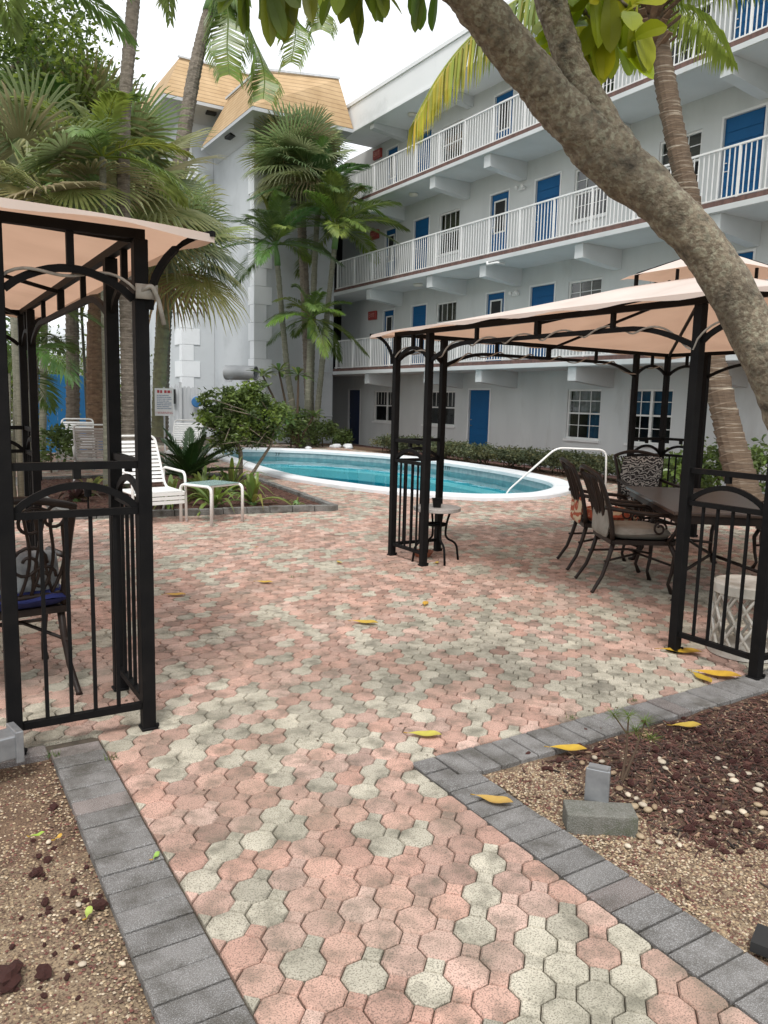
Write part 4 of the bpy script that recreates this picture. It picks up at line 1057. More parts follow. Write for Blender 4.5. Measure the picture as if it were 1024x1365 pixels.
# ---------------------------------------------------------------- cast dining chairs (seat centre at the origin, facing +Y)
def cast_chair(label, loc, rot, group, scroll=False):
    t = thing('dining_chair', label, 'chair', loc, rot, group)
    B = M['bronze']; w, d, h = .27, .25, .42
    for sx in (-1, 1):
        mb = MB(); mb.tube([(sx*(w-.02),d-.03,h),(sx*(w+.005),d+.01,h-.10),(sx*(w-.01),d+.0,h-.24),(sx*(w-.02),d-.02,.08),(sx*(w-.005),d+.012,0)], [.022,.02,.016,.014,.02], 8); part('leg', mb, B, t, smooth=True)
        mb = MB(); mb.tube([(sx*(w-.04),-d+.02,h),(sx*(w-.035),-d-.015,h-.14),(sx*(w-.025),-d-.06,h-.28),(sx*(w-.005),-d-.135,.012),(sx*(w-.005),-d-.145,0)], [.02,.018,.016,.015,.018], 8); part('leg', mb, B, t, smooth=True)
        mb = MB(); mb.tube(arc([(sx*(w-.02),-d-.07,.70),(sx*(w+.015),-.02,.66),(sx*(w+.02),d-.02,.645),(sx*(w+.02),d+.02,.55),(sx*(w+.0),d-.06,h)], r=.09), .017, 8)
        # scroll of the arm support
        q = [(sx*(w+.01), d-.13+.055*math.cos(a)*(1-a/14), .54+.06*math.sin(a)*(1-a/14)) for a in np.linspace(0,9,26)]
        mb.tube(q, .009, 6); part('arm', mb, B, t, smooth=True)
    mb = MB(); mb.grid(lambda u, v: ((u-.5)*2*(w-.015)*(1-.1*(1-v)), (v-.5)*2*d, h+.012+.012*math.sin(PI*u)*math.sin(PI*v)*-1), 6, 6)
    for a, b in (((-w,-d),(w,-d)),((w,-d),(w,d)),((w,d),(-w,d)),((-w,d),(-w,-d))): mb.bar((a[0]*.95,a[1],h), (b[0]*.95,b[1],h), .03, .035)
    part('seat', mb, B, t)
    mb = MB(); mb.tube([(-w+.02,-d-.05,.26),(-.1,0,.30),(0,.0,.31),(.1,0,.30),(w-.02,-d-.05,.26)], .010, 6); mb.tube([(-w+.01,d-.01,.24),(-.08,.02,.30),(.08,.02,.30),(w-.01,d-.01,.24)], .010, 6)
    part('stretcher', mb, B, t, smooth=True)
    def bk(u, v):   # u -1..1 across, v 0..1 up the back
        return (u*(w-.025+.02*v), -d-.02-.04*v-.11*v*v+.025*u*u, h+.02+.52*v)
    mb = MB()
    mb.tube([bk(-1,k/10) for k in range(11)] + [bk(-1+2*k/12, 1+.09*math.sin(PI*k/12)) for k in range(1,12)] + [bk(1,1-k/10) for k in range(11)], .019, 8)
    mb.tube([bk(-1+2*k/8,.12) for k in range(9)], .014, 6)
    part('back_frame', mb, B, t, smooth=True)
    mb = MB(); rr = random.Random(4)
    if not scroll:
        for k in range(13):
            u0 = -.92+1.84*k/12; u1 = u0*.35 + rr.uniform(-.12,.12)
            mb.tube([bk(u0*(1-s)+u1*s + .07*math.sin(s*PI*1.5+k), .99-.87*s) for s in np.linspace(0,1,9)], .0085, 5)
        for k in range(5):
            u0 = -.7+1.4*k/4; mb.tube([bk(u0+.25*math.sin(s*PI)*(1 if k%2 else -1), .12+.85*s) for s in np.linspace(0,1,9)], .007, 5)
    else:
        for s in (-1, 1):
            for k in range(4):
                mb.tube([bk(s*((.12+.2*k)*(1-q) + (.22+.24*k)*q + .13*math.sin(q*PI*1.3)), .12+(.86-.04*k)*q) for q in np.linspace(0,1,12)], .009, 5)
                if k in (1,3): mb.tube([bk(s*((.2+.1*k)*(1-q)+(.95-.2*k)*q), .95-.82*q) for q in np.linspace(0,1,8)], .0075, 5)
            for (cu, cv, rd) in ((.30,.86,.09),(.72,.90,.08),(.25,.45,.10),(.55,.30,.07)):
                mb.tube([bk(s*cu+rd/(.27)*math.cos(a)*(1-a/12)*s, cv+rd/.52*math.sin(a)*(1-a/12)) for a in np.linspace(0,9,22)], .009, 5)
    part('back_lattice', mb, B, t, smooth=True)
    return t
def cushion(name, label, m, loc, rot, w=.25, d=.24, h=.075, tilt=0, cat='cushion', group=None, piping=None):
    mb = MB(); n = 12
    def sh(u, v, top):
        a, b = u*2-1, v*2-1
        e = (1-abs(a)**5)*(1-abs(b)**5); px = a*w*(1-.06*abs(b)**4); py = b*d*(1-.06*abs(a)**4)
        z = h/2 + (h/2)*(e**.35)*(1 if top else -1) + (.006*math.sin(a*7+b*3) if top else 0)
        return (px, py, z)
    mb.grid(lambda u, v: sh(u,v,True), n, n); mb.grid(lambda u, v: sh(1-u,v,False), n, n)
    o = link(name, mb, m, None, smooth=True); o.location = loc; o.rotation_euler = (tilt,0,rot); o['label'] = label; o['category'] = cat
    if group: o['group'] = group
    return o
G1 = 'cast metal dining chairs in the gazebos'
A_T = -.658     # table long axis direction angle offset from +Y
face = -PI/2 - .54   # chair facing across the table
cast_chair('bronze cast chair with grey beige seat cushion, nearest on the pool side of the table', (5.17,4.42,0), face, G1)
cushion('seat_cushion', 'plain grey beige seat cushion on the nearest dining chair', M['cush_beige'], (5.18,4.41,.435), face, h=.10)
bx_, by_ = 5.17-.20*math.cos(.54)*1, 4.42+.20*math.sin(.54)
cushion('back_cushion', 'grey beige back cushion low behind the lattice of the nearest dining chair', M['cush_beige'], (5.17-.235*math.cos(.54), 4.42+.235*math.sin(.54), .58), face, w=.215, d=.14, h=.07, tilt=1.45)
cast_chair('bronze cast chair with red floral cushion, behind the beige cushioned one', (5.62,5.13,0), face-.06, G1)
cushion('seat_cushion', 'red and cream floral seat cushion on the second dining chair', M['cush_floral'], (5.63,5.12,.435), face-.06, h=.12)
cushion('back_cushion', 'red floral back pad hanging behind the second dining chair lattice', M['cush_floral'], (5.62-.25*math.cos(.6), 5.13+.25*math.sin(.6), .56), face-.06, w=.21, d=.14, h=.06, tilt=1.45)
cast_chair('bronze cast chair at the far end of the table with black and white scroll cushions', (6.95,5.72,0), PI+A_T+.30, G1)
cf = PI+A_T+.30
cushion('seat_cushion', 'black and white scroll patterned seat cushion at the far end of the table', M['cush_scroll'], (6.95,5.70,.435), cf, h=.09)
cushion('back_cushion', 'black and white scroll patterned back cushion at the far end of the table', M['cush_scroll'], (6.95+.235*math.sin(cf), 5.72-.235*math.cos(cf), .70), cf, w=.25, d=.26, h=.09, tilt=1.33)
cast_chair('bronze cast chair at the near end of the table behind the white garden stool', (5.42,3.02,0), -.75, G1)
cushion('seat_cushion', 'plain grey beige seat cushion beside the white garden stool', M['cush_beige'], (5.42,3.02,.435), -.75, h=.09)
cast_chair('bronze cast chair on the far side of the dining table', (6.85,4.0,0), PI/2-.62, G1)
cushion('seat_cushion', 'black and white scroll patterned seat cushion on the far side of the table', M['cush_scroll'], (6.85,4.0,.435), PI/2-.62, h=.09)
cast_chair('bronze scroll-backed chair with navy cushion inside the left gazebo', (.37,4.36,0), .10, G1, scroll=True)
cushion('seat_cushion', 'navy blue seat cushion on the chair in the left gazebo', M['cush_blue'], (.37,4.34,.435), .10, w=.29, d=.28, h=.10)
cushion('pillow', 'grey pillow leaning against the scroll back in the left gazebo', M['cush_grey'], (.42,4.20,.60), .10, w=.20, d=.11, h=.08, tilt=1.30)

# dining table
tb = thing('dining_table', 'long brown dining table under the right gazebo', 'table', (5.915,4.32,0), A_T)
mb = MB(); mb.box(-.475,.475,-.95,.95,.695,.725); part('tabletop', mb, M['wood_top'], tb, bevel=.008)
mb = MB()
for x0,x1,y0,y1 in ((-.44,.44,-.915,-.88),(-.44,.44,.88,.915),(-.44,-.405,-.88,.88),(.405,.44,-.88,.88)): mb.box(x0,x1,y0,y1,.63,.693)
part('apron', mb, M['bronze'], tb)
for sx in (-1,1):
    for sy in (-1,1):
        mb = MB(); mb.tube([(sx*.38,sy*.8,.69),(sx*.40,sy*.83,.55),(sx*.33,sy*.76,.33),(sx*.32,sy*.74,.15),(sx*.38,sy*.82,.02),(sx*.41,sy*.85,0)], [.03,.028,.02,.018,.022,.026], 8); part('leg', mb, M['bronze'], tb, smooth=True)
mb = MB(); mb.tube([(-.33,-.75,.22),(0,-.35,.30),(0,.35,.30),(-.33,.75,.22)], .014, 6); mb.tube([(.33,-.75,.22),(0,-.35,.30)], .014, 6); mb.tube([(.33,.75,.22),(0,.35,.30)], .014, 6)
part('stretcher', mb, M['bronze'], tb, smooth=True)
# lattice garden stool
st = thing('garden_stool', 'dirty white plastic drum stool with diamond lattice sides beside the gazebo panel', 'stool', (4.40,2.83,0))
mb = MB(); mb.lathe([(0,.455),(.20,.455),(.215,.445),(.215,.39),(.205,.385)][::-1], 28); part('top', mb, M['lattice'], st)
mb = MB(); mb.lathe([(.20,0),(.215,.005),(.215,.04),(.20,.045)], 28); part('base_ring', mb, M['lattice'], st)
mb = MB(); R = .198
for k in range(12):
    for s in (-1,1):
        pts = []
        for q in range(25):
            v = q/24; z = .04+.35*v; w = v*4
            zig = abs((w % 2)-1)
            a = 2*PI*(k + s*.5*(zig))/12
            pts.append((R*math.cos(a), R*math.sin(a), z))
        mb.tube(pts, .0105, 5)
part('lattice_side', mb, M['lattice'], st, smooth=True)
# round side table
rt = thing('round_table', 'small round speckled table with curved black legs under the gazebo corner', 'table', (4.27,6.0,0))
mb = MB(); mb.lathe([(0,.485),(.215,.485),(.225,.49),(.225,.52),(.215,.525),(0,.525)], 32); part('tabletop', mb, M['stone_top'], rt)
for k in range(4):
    a = PI/4+k*PI/2+.55; c, s = math.cos(a), math.sin(a)
    mb = MB(); mb.tube(arc([(c*.14,s*.14,.485),(c*.10,s*.10,.36),(c*.09,s*.09,.22),(c*.21,s*.21,.17),(c*.235,s*.235,0)], r=.09), .011, 7); part('leg', mb, M['black'], rt, smooth=True)
mb = MB(); mb.lathe([(.10,.345),(.108,.355),(.10,.365),(.092,.355),(.10,.345)], 20); mb.box(-.1,.1,-.01,.01,.35,.36); part('brace', mb, M['black'], rt)
mb = MB(); mb.lathe([(0,0),(.045,0),(.06,.075),(.066,.085),(.055,.085),(.05,.06),(0,.055)], 4); solo('planter', mb, M['black'], 'small black square planter on the round side table', 'pot', (4.23,5.95,.526), world=False, rotz=.3)
mb = MB(); mb.lathe([(0,0),(.07,0),(.105,.05),(.11,.055),(.10,.055),(.07,.015),(0,.012)], 20); solo('saucer', mb, M['terracotta'], 'terracotta saucer on the paving behind the gazebo panel', 'saucer', (4.27,6.22,.002), world=False)

# ---------------------------------------------------------------- strap pool chairs (facing +Y)
def strap_chair(label, loc, rot, m='strap', low=False):
    t = thing('pool_chair', label, 'chair', loc, rot, 'vinyl strap chairs round the pool')
    w = .30; FW = M['frame_white']; rec = .30
    def bp(v): return (-.24-rec*v, .40+.60*v)   # y, z up the back
    mb = MB()
    y1, z1 = bp(1)
    mb.tube(arc([(-w,.28,.36),(-w,-.24,.38),(-w,y1,z1),(w,y1,z1),(w,-.24,.38),(w,.28,.36)], r=.09), .016, 8)
    part('frame', mb, FW, t, smooth=True)
    for s in (-1,1):
        mb = MB(); mb.tube(arc([(s*(w+.03),.27,0),(s*(w+.03),.24,.60),(s*(w+.03),-.36,.62),(s*(w+.01),-.30,.40)], r=.08), .017, 8)
        mb.tube([(s*(w+.02),-.20,.37),(s*(w+.03),-.42,0)], .015, 8); part('arm', mb, FW, t, smooth=True)
    mb = MB()
    for k in range(11):
        v = .07+.86*k/11; ya, za = bp(v); yb, zb = bp(v+.055)
        mb.add([(-w,ya,za),(w,ya,za),(w,yb,zb),(-w,yb,zb),(-w,ya-.012,za-.004),(w,ya-.012,za-.004),(w,yb-.012,zb-.004),(-w,yb-.012,zb-.004)], [(0,1,2,3),(7,6,5,4),(0,4,5,1),(2,6,7,3)])
    part('back_straps', mb, M[m], t)
    mb = MB()
    for k in range(8):
        y = -.20+.48*k/8; mb.add([(-w,y,.385),(w,y,.385),(w,y+.045,.383),(-w,y+.045,.383),(-w,y,.372),(w,y,.372),(w,y+.045,.37),(-w,y+.045,.37)], [(0,1,2,3),(7,6,5,4),(0,4,5,1),(2,6,7,3)])
    for k in range(3):
        z = .37-.05*k; mb.add([(-w,.285,z),(w,.285,z),(w,.285,z-.04),(-w,.285,z-.04),(-w,.275,z),(w,.275,z),(w,.275,z-.04),(-w,.275,z-.04)], [(0,3,2,1),(4,5,6,7),(0,1,5,4),(3,7,6,2)])
    part('seat_straps', mb, M[m], t)
    return t
strap_chair('white vinyl strap chair nearest the glass side table', (2.47,9.42,0), PI+.16)
strap_chair('dingy grey-backed strap chair turned away in front of the blue screen', (2.78,14.2,0), -.25, 'strap_grey')
strap_chair('white strap chair facing out behind the grey-backed one', (2.85,16.4,0), PI-.25)
strap_chair('white strap chair behind the dark cycad, only its top rail showing', (4.95,16.2,0), PI-.5)
# square glass side table
gt = thing('side_table', 'square white tube side table with textured glass top', 'table', (3.12,9.10,0), .44)
gt.scale = (1.1,1.1,1.02)
w = .235
for sx in (-1,1):
    mb = MB(); mb.tube(arc([(sx*w,-w,0),(sx*w,-w,.45),(sx*w,w,.45),(sx*w,w,0)], r=.07), .017, 8); part('leg_hoop', mb, M['frame_white'], gt, smooth=True)
mb = MB(); mb.tube([(-w,-w+.06,.452),(w,-w+.06,.452)], .015, 8); mb.tube([(-w,w-.06,.452),(w,w-.06,.452)], .015, 8); part('rail', mb, M['frame_white'], gt)
mb = MB(); mb.box(-w+.01,w-.01,-w+.04,w-.04,.463,.47); part('glass_top', mb, M['table_glass'], gt)

# lamp post behind the gazebo
lp = thing('lamp_post', 'black post lamp with a pale globe behind the right gazebo', 'lamp', (10.3,7.75,0))
mb = MB(); mb.lathe([(.07,0),(.07,.05),(.05,.07),(.05,1.10),(.065,1.12),(.065,1.15),(.03,1.16)], 12); part('post', mb, M['black'], lp)
mb = MB(); mb.lathe([(.03,1.16),(.085,1.22),(.10,1.30),(.08,1.38),(0,1.42)], 16); part('globe', mb, M['globe'], lp, smooth=True)
# ---------------------------------------------------------------- vegetation
def at(px, py, Y=None, X=None, Z=None):
    d = _f + CR*((px-512)/F_PX) + CU*((682.5-py)/F_PX)
    if Y is not None: t = Y/d.y
    elif X is not None: t = X/d.x
    else: t = (Z-CAM_H)/d.z
    return Vector((0,0,CAM_H)) + d*t
UP = Vector((0,0,1))
def jit(r, s=.2): return (1+r.uniform(-s,s), 1+r.uniform(-s,s)*.8, 1+r.uniform(-s,s))
def fan_leaf(mb, base, d, R, r, n=28, spread=4.2, pet=.6, droop=.35, tint=(1,1,1), stem=True):
    d = Vector(d).normalized(); side = d.cross(UP)
    side = side.normalized() if side.length > .05 else Vector((1,0,0)); nrm = side.cross(d).normalized()
    roll = r.uniform(-.5,.5); side, nrm = side*math.cos(roll)+nrm*math.sin(roll), nrm*math.cos(roll)-side*math.sin(roll)
    hub = Vector(base) + d*pet - UP*(pet*.12)
    if stem: mb.tube([base, hub], [.018*R+.006, .010*R+.004], 4, tint=tuple(c*1.25 for c in tint))
    vs = []; fs = []; ax = d - UP*.25; ax.normalize()
    for k in range(n):
        th = -spread/2 + spread*k/(n-1) + r.uniform(-.02,.02)
        v = ax*math.cos(th) + side*math.sin(th) + nrm*(.25*math.cos(th*1.0)-.1)
        v.normalize(); L = R*(.78+.22*math.cos(th*.5))*r.uniform(.9,1.05)
        p = v.cross(nrm).normalized(); w = L*.024
        a = hub + v*L*.12; b = hub + v*L*.55 - UP*(droop*L*.05); c = hub + v*L*.82 - UP*(droop*L*.22); e = hub + v*L*.97 - UP*(droop*L*.52)
        i = len(vs)
        fold = nrm*(w*.5)
        vs += [a-p*w*.45, a+p*w*.45, b-p*w-fold*0, b+fold, b+p*w, c-p*w*.6, c+fold*.6, c+p*w*.6, e]
        fs += [(i,i+2,i+3,i+1),(i+1,i+3,i+4),(i+2,i+5,i+6,i+3),(i+3,i+6,i+7,i+4),(i+5,i+8,i+6),(i+6,i+8,i+7)]
    mb.add(vs, fs, tint)
def frond(mb, base, d, L, r, n=34, droop=.5, wl=.30, ww=.018, hang=.35, tint=(1,1,1), start=.12, vee=.35, tip_tint=None, curl=2.0):
    d = Vector(d).normalized(); side = d.cross(UP)
    side = side.normalized() if side.length > .05 else Vector((1,0,0))
    def P(t): return Vector(base) + d*(L*t) - UP*(droop*L*t**curl)
    pts = [P(k/10) for k in range(11)]
    mb.tube(pts, [.016*max(1,L/2.5)*(1-.85*k/10)+.003 for k in range(11)], 4, tint=(tint[0]*1.35, tint[1]*1.25, tint[2]))
    vs = []; fs = []; tn = []
    for k in range(n):
        t = start + (1-start)*(k+.5)/n
        p = P(t); tg = (P(min(1,t+.02))-P(t-.02)).normalized(); nr = side.cross(tg)
        if nr.z < 0: nr = -nr
        prof = math.sin(PI*min(1,(.12+.88*(t-start)/(1-start))**.8))**.6
        ang = .95 - .55*t
        for s in (-1,1):
            l = wl*L*max(.25,prof)*r.uniform(.88,1.08)
            v = (tg*math.cos(ang) + side*(s*math.sin(ang)) + nr*vee*(1-t) + Vector((r.uniform(-.08,.08),r.uniform(-.08,.08),r.uniform(-.08,.08)))).normalized()
            w = (ww*L)*r.uniform(.85,1.1); q = v.cross(nr).normalized()
            b = p + v*l*.5 - UP*(hang*l*.14); c = p + v*l*.95 - UP*(hang*l*.62)
            i = len(vs)
            vs += [p, b-q*w, b+q*w+nr*w*.5, c]; fs += [(i,i+1,i+2),(i+1,i+3,i+2)]
            tt = tint
            if tip_tint:
                m = max(0, min(1, (t-.15)*1.1 + r.uniform(-.25,.25))); tt = tuple(a*(1-m)+b_*m for a, b_ in zip(tint, tip_tint))
            j = r.uniform(.85,1.15); tn += [tuple(c_*j for c_ in tt)]*4
    b = mb.n; mb.has = True
    mb.v += [tuple(x) for x in vs]; mb.n += len(vs); mb.f += [tuple(i+b for i in f) for f in fs]; mb.tint += tn
def leaf_cloud(mb, c, rad, n, size, r, clumps=18, aspect=.5, spread=.33, shell=.6, lowcut=-.75, tints=((1,1,1),)):
    """n small folded leaves gathered in clumps through an ellipsoid"""
    g = np.random.default_rng(r.randrange(1<<30))
    cc = []
    while len(cc) < clumps:
        p = g.normal(size=3); p /= np.linalg.norm(p)
        if p[2] < lowcut: continue
        cc.append(p*g.uniform(shell,1.0))
    cc = np.array(cc); idx = g.integers(0, clumps, n)
    ctr = np.array(c) + (cc[idx] + g.normal(size=(n,3))*spread*.6)*np.array(rad)
    a = g.normal(size=(n,3)); a[:,2] = a[:,2]*.6-.15; a /= np.linalg.norm(a,axis=1)[:,None]
    b = np.cross(a, g.normal(size=(n,3))); b /= np.linalg.norm(b,axis=1)[:,None]; nn = np.cross(a,b)
    s = size*g.uniform(.6,1.3,n)[:,None]
    V = np.stack([ctr, ctr+a*s*.45+b*s*aspect*.5+nn*s*.08, ctr+a*s, ctr+a*s*.45-b*s*aspect*.5+nn*s*.08],1).reshape(-1,3)
    k = np.arange(n)[:,None]*4; F3 = np.concatenate([k+np.array([[0,1,2]]), k+np.array([[0,2,3]])])
    tt = np.array(tints)[g.integers(0,len(tints),clumps)][idx]*g.uniform(.75,1.25,n)[:,None]
    mb.arrays(V, F3, np.repeat(tt,4,0))
def trunk_mesh(pts, radii, n=12, rings=0, rough=.04, seed=0, sub=6):
    r = random.Random(seed); P = [Vector(p) for p in pts]; out = []; R = []
    m = len(P)
    for i in range(m-1):
        a, b, c, d = P[max(i-1,0)], P[i], P[i+1], P[min(i+2,m-1)]
        for k in range(sub):
            t = k/sub; out.append(.5*((2*b)+(c-a)*t+(2*a-5*b+4*c-d)*t*t+(3*b-a-3*c+d)*t**3)); R.append(radii[i]*(1-t)+radii[i+1]*t)
    out.append(P[-1]); R.append(radii[-1])
    if rings:
        # resample with ring ridges
        o2 = []; r2 = []
        for i in range(len(out)-1):
            L = (out[i+1]-out[i]).length; k = max(1, int(L/rings))
            for q in range(k):
                t = q/k; p = out[i].lerp(out[i+1], t); rr = R[i]*(1-t)+R[i+1]*t
                o2 += [p, p.lerp(out[i+1], .12/k*1.0/max(1e-6,(1-t)) if t < 1 else 0)]; r2 += [rr*1.07*r.uniform(.98,1.03), rr*.97]
        out, R = o2+[out[-1]], r2+[R[-1]]
    mb = MB(); mb.tube(out, R, n, wob=rough); return mb
def palm(label, pts, radii, crownfn, bark='palmbark', leafm='leaf_frond', name='palm_tree', rings=.09, group=None, seed=0, shaft=None, boots=False, n=12):
    base = Vector(pts[0]); t = thing(name, label, 'palm', tuple(base), 0, group)
    part('trunk', trunk_mesh(pts, radii, n, rings, .04, seed), M[bark], t, world=True, smooth=False)
    top = Vector(pts[-1]); r = random.Random(seed+5)
    if shaft:
        mb = MB(); q = (Vector(pts[-1])-Vector(pts[-2])).normalized(); mb.tube([top-q*.05, top+q*shaft*.4, top+q*shaft], [radii[-1]*1.25, radii[-1]*1.2, radii[-1]*.5], 10)
        part('crownshaft', mb, M['crownshaft'], t, world=True, smooth=True); top = top + q*shaft*.95
    if boots:
        mb = MB()
        for k in range(46):
            a = k*2.4; z = -.75+.8*k/46; d = Vector((math.cos(a),math.sin(a),.75)); p = top+Vector((0,0,z)) + Vector((math.cos(a),math.sin(a),0))*radii[-1]*.85
            mb.bar(p, p+d*r.uniform(.16,.3), .09*radii[-1]/.15, .025)
        part('leaf_bases', mb, M['brownbark'], t, world=True)
    mb = MB(); crownfn(mb, top, r); part('crown', mb, M[leafm], t, world=True)
    return t
def fan_crown(R, n, lo=-.9, hi=1.35, pet=.75, droop=.4, dead=0, nb=34):
    def fn(mb, top, r):
        for k in range(n):
            a = k*2.39996 + r.uniform(-.2,.2); e = hi + (lo-hi)*(k+.5)/n + r.uniform(-.1,.1)
            d = Vector((math.cos(a)*math.cos(e), math.sin(a)*math.cos(e), math.sin(e)))
            tt = jit(r,.22)
            if e < -.5 and dead: tt = (tt[0]*1.25, tt[1]*.92, tt[2]*.95)
            fan_leaf(mb, top+Vector((0,0,r.uniform(-.25,.1))), d, R*r.uniform(.85,1.1), r, pet=pet*R*r.uniform(.8,1.1), droop=droop+.25*(e<0), tint=tt, n=nb)
    return fn
def frond_crown(L, n, lo=-.3, hi=1.3, droop=.45, wl=.28, ww=.014, hang=.5, nl=36, tints=((1,1,1),), vee=.35, az=None, dirs=None):
    def fn(mb, top, r):
        for k in range(n):
            a = k*2.39996 + r.uniform(-.25,.25) if az is None else az[k % len(az)] + r.uniform(-.2,.2)
            e = hi + (lo-hi)*(k+.5)/n + r.uniform(-.12,.12)
            d = Vector((math.cos(a)*math.cos(e), math.sin(a)*math.cos(e), math.sin(e)))
            tt = tuple(x*y for x,y in zip(r.choice(tints), jit(r,.18)))
            frond(mb, top, d, L*r.uniform(.85,1.1), r, n=nl, droop=droop*r.uniform(.8,1.2), wl=wl, ww=ww, hang=hang, tint=tt, vee=vee)
    return fn

def p2fronds(mb, r):
    for q in ([(282,2),(294,-18),(304,18),(303,62),(306,100)],[(284,0),(314,8),(337,50),(352,95),(351,132)],[(285,-6),(335,-34),(374,-18),(394,30),(388,84)],[(284,-4),(345,-50),(400,-40),(425,5),(428,40)]):
        frond_path(mb, [at(x,y,Y=21-.25*i) for i,(x,y) in enumerate(q)], r, 110, .95, .026, (.55,.68,.6), (.95,.95,.6), side_amt=1.3, down=.55, sp=1.9)
def frond_path(mb, pts, r, n, leaf, ww, tint, tip_tint, down=1.0, side_amt=.4, sp=1.0):
    P0 = [Vector(p) for p in pts]; out = []
    for i in range(len(P0)-1):
        a, b, c, d = P0[max(i-1,0)], P0[i], P0[i+1], P0[min(i+2,len(P0)-1)]
        for k in range(8):
            u = k/8; out.append(.5*((2*b)+(c-a)*u+(2*a-5*b+4*c-d)*u*u+(3*b-a-3*c+d)*u**3))
    out.append(P0[-1]); m = len(out)
    mb.tube(out, [.035*(1-.85*i/m)+.004 for i in range(m)], 5, tint=(tint[0]*1.4,tint[1]*1.2,tint[2]))
    for k in range(n):
        t = .12+.87*(k+.5)/n; x = t*(m-1); i = min(int(x), m-2); p = out[i].lerp(out[i+1], x-i); tg = (out[min(i+2,m-1)]-out[max(i-1,0)]).normalized(); side = tg.cross(UP).normalized()
        for s in (-1,1):
            l = leaf*(.55+.45*math.sin(PI*min(1,t*1.05)))*r.uniform(.85,1.1)
            v = (tg*(.55) + side*(s*r.uniform(.6,1.4)*side_amt) + UP*.1).normalized(); q = tg*ww*r.uniform(.8,1.2)
            b = p + v*(l*.28*sp) - UP*(l*.10*down); c = p + v*(l*.36*sp) - UP*(l*.55*down); e = p + v*(l*.37*sp) - UP*(l*.95*down)
            mm = max(0,min(1,(t-.25)*1.4+r.uniform(-.35,.35))); tt = tuple((a_*(1-mm)+b_*mm)*r.uniform(.85,1.15) for a_,b_ in zip(tint,tip_tint))
            mb.add([p-q*.5,p+q*.5,b-q,b+q,c-q*.8,c+q*.8,e],[(0,2,3,1),(2,4,5,3),(4,6,5)],tt)
# --- left background palms
palm('tall slim grey palm trunk rising past the left gazebo corner and out of the picture', [at(173,640,Y=13),at(170,480,Y=13),at(165,300,Y=13),at(166,150,Y=13),at(178,0,Y=13),at(190,-170,Y=13),at(196,-260,Y=13)], [.125,.105,.10,.095,.095,.09,.09],
     frond_crown(2.3,13,-.75,1.2,.5,.28,.014,.6,30), 'palmbark', 'leaf_frond', rings=.07, seed=1)
palm('leaning palm with a hanging crown and flower stalks, in front of the tan mansard', [at(213,590,Y=21),at(219,420,Y=21),at(236,250,Y=21),at(255,120,Y=21),at(272,40,Y=21),at(280,15,Y=21)], [.22,.20,.19,.17,.155,.15],
     lambda mb, top, r: (p2fronds(mb, r), [frond(mb, top, d, l, r, n=46, droop=dr, wl=.24, ww=.011, hang=.7, tint=jit(r,.15), curl=1.6) for d, l, dr in
        [((-.7,.1,.9),2.6,.8),((-.5,.7,.9),2.8,.8),((.3,.8,.9),2.8,.8),((.1,-.1,1),2.5,.1),((-.3,-.6,1.2),2.2,.4),((.95,-.2,1.3),2.4,.4)]]),
     'palmbark', 'leaf_frond', rings=.10, seed=2, shaft=.9)
palm('shaggy fan palm with mossy trunk in front of the picket fence', [at(211,582,Y=19.5),at(214,480,Y=19.5),at(221,400,Y=19.5),at(232,318,Y=19.5)], [.17,.16,.16,.15], fan_crown(1.35,34,-.85,1.45,.65,.3,dead=1), 'mossbark', 'leaf_fan', rings=.12, seed=3)
palm('thick brown fan palm with scaly trunk beside the blue screen', [at(128,585,Y=18),at(127,480,Y=18),at(130,380,Y=18),at(135,235,Y=17)], [.20,.185,.18,.16], fan_crown(1.6,34,-.7,1.5,.7,.22,dead=1), 'brownbark', 'leaf_fan', rings=.14, seed=4)
palm('grey brown fan palm in front of the left blue board screen', [at(97,600,Y=18.8),at(97,480,Y=18.8),at(95,380,Y=18.8),at(88,200,Y=17.5)], [.15,.14,.14,.13], fan_crown(1.55,32,-.7,1.5,.65,.22), 'palmbark', 'leaf_fan', rings=.12, seed=5)
palm('slim ringed green cane palm between the brown trunk and the gazebo post', [at(143,655,Y=12.8),at(142,520,Y=12.8),at(139,400,Y=12.8),at(137,210,Y=12.8)], [.062,.055,.052,.05], frond_crown(1.7,11,-.1,1.35,.45,.30,.016,.5,30,tints=((1.2,1.1,.8),(1,1,1))), 'greenbark', 'leaf_frond', rings=.13, seed=6)
palm('pale thin palm stem left of the blue screens', [at(57,600,Y=17),at(58,500,Y=17),at(60,400,Y=17),at(63,190,Y=16.5)], [.07,.065,.065,.06], frond_crown(2.2,12,-.3,1.3,.5,.28,.014,.5,30), 'greenbark', 'leaf_dark', rings=.15, seed=7)
palm('fan palm with wide glossy leaves behind the left gazebo roof', [at(40,640,Y=14),at(42,480,Y=14),at(45,240,Y=13.5)], [.12,.11,.10], fan_crown(1.25,24,-.6,1.35,.6,.3), 'palmbark', 'leaf_fan', rings=.12, seed=8)
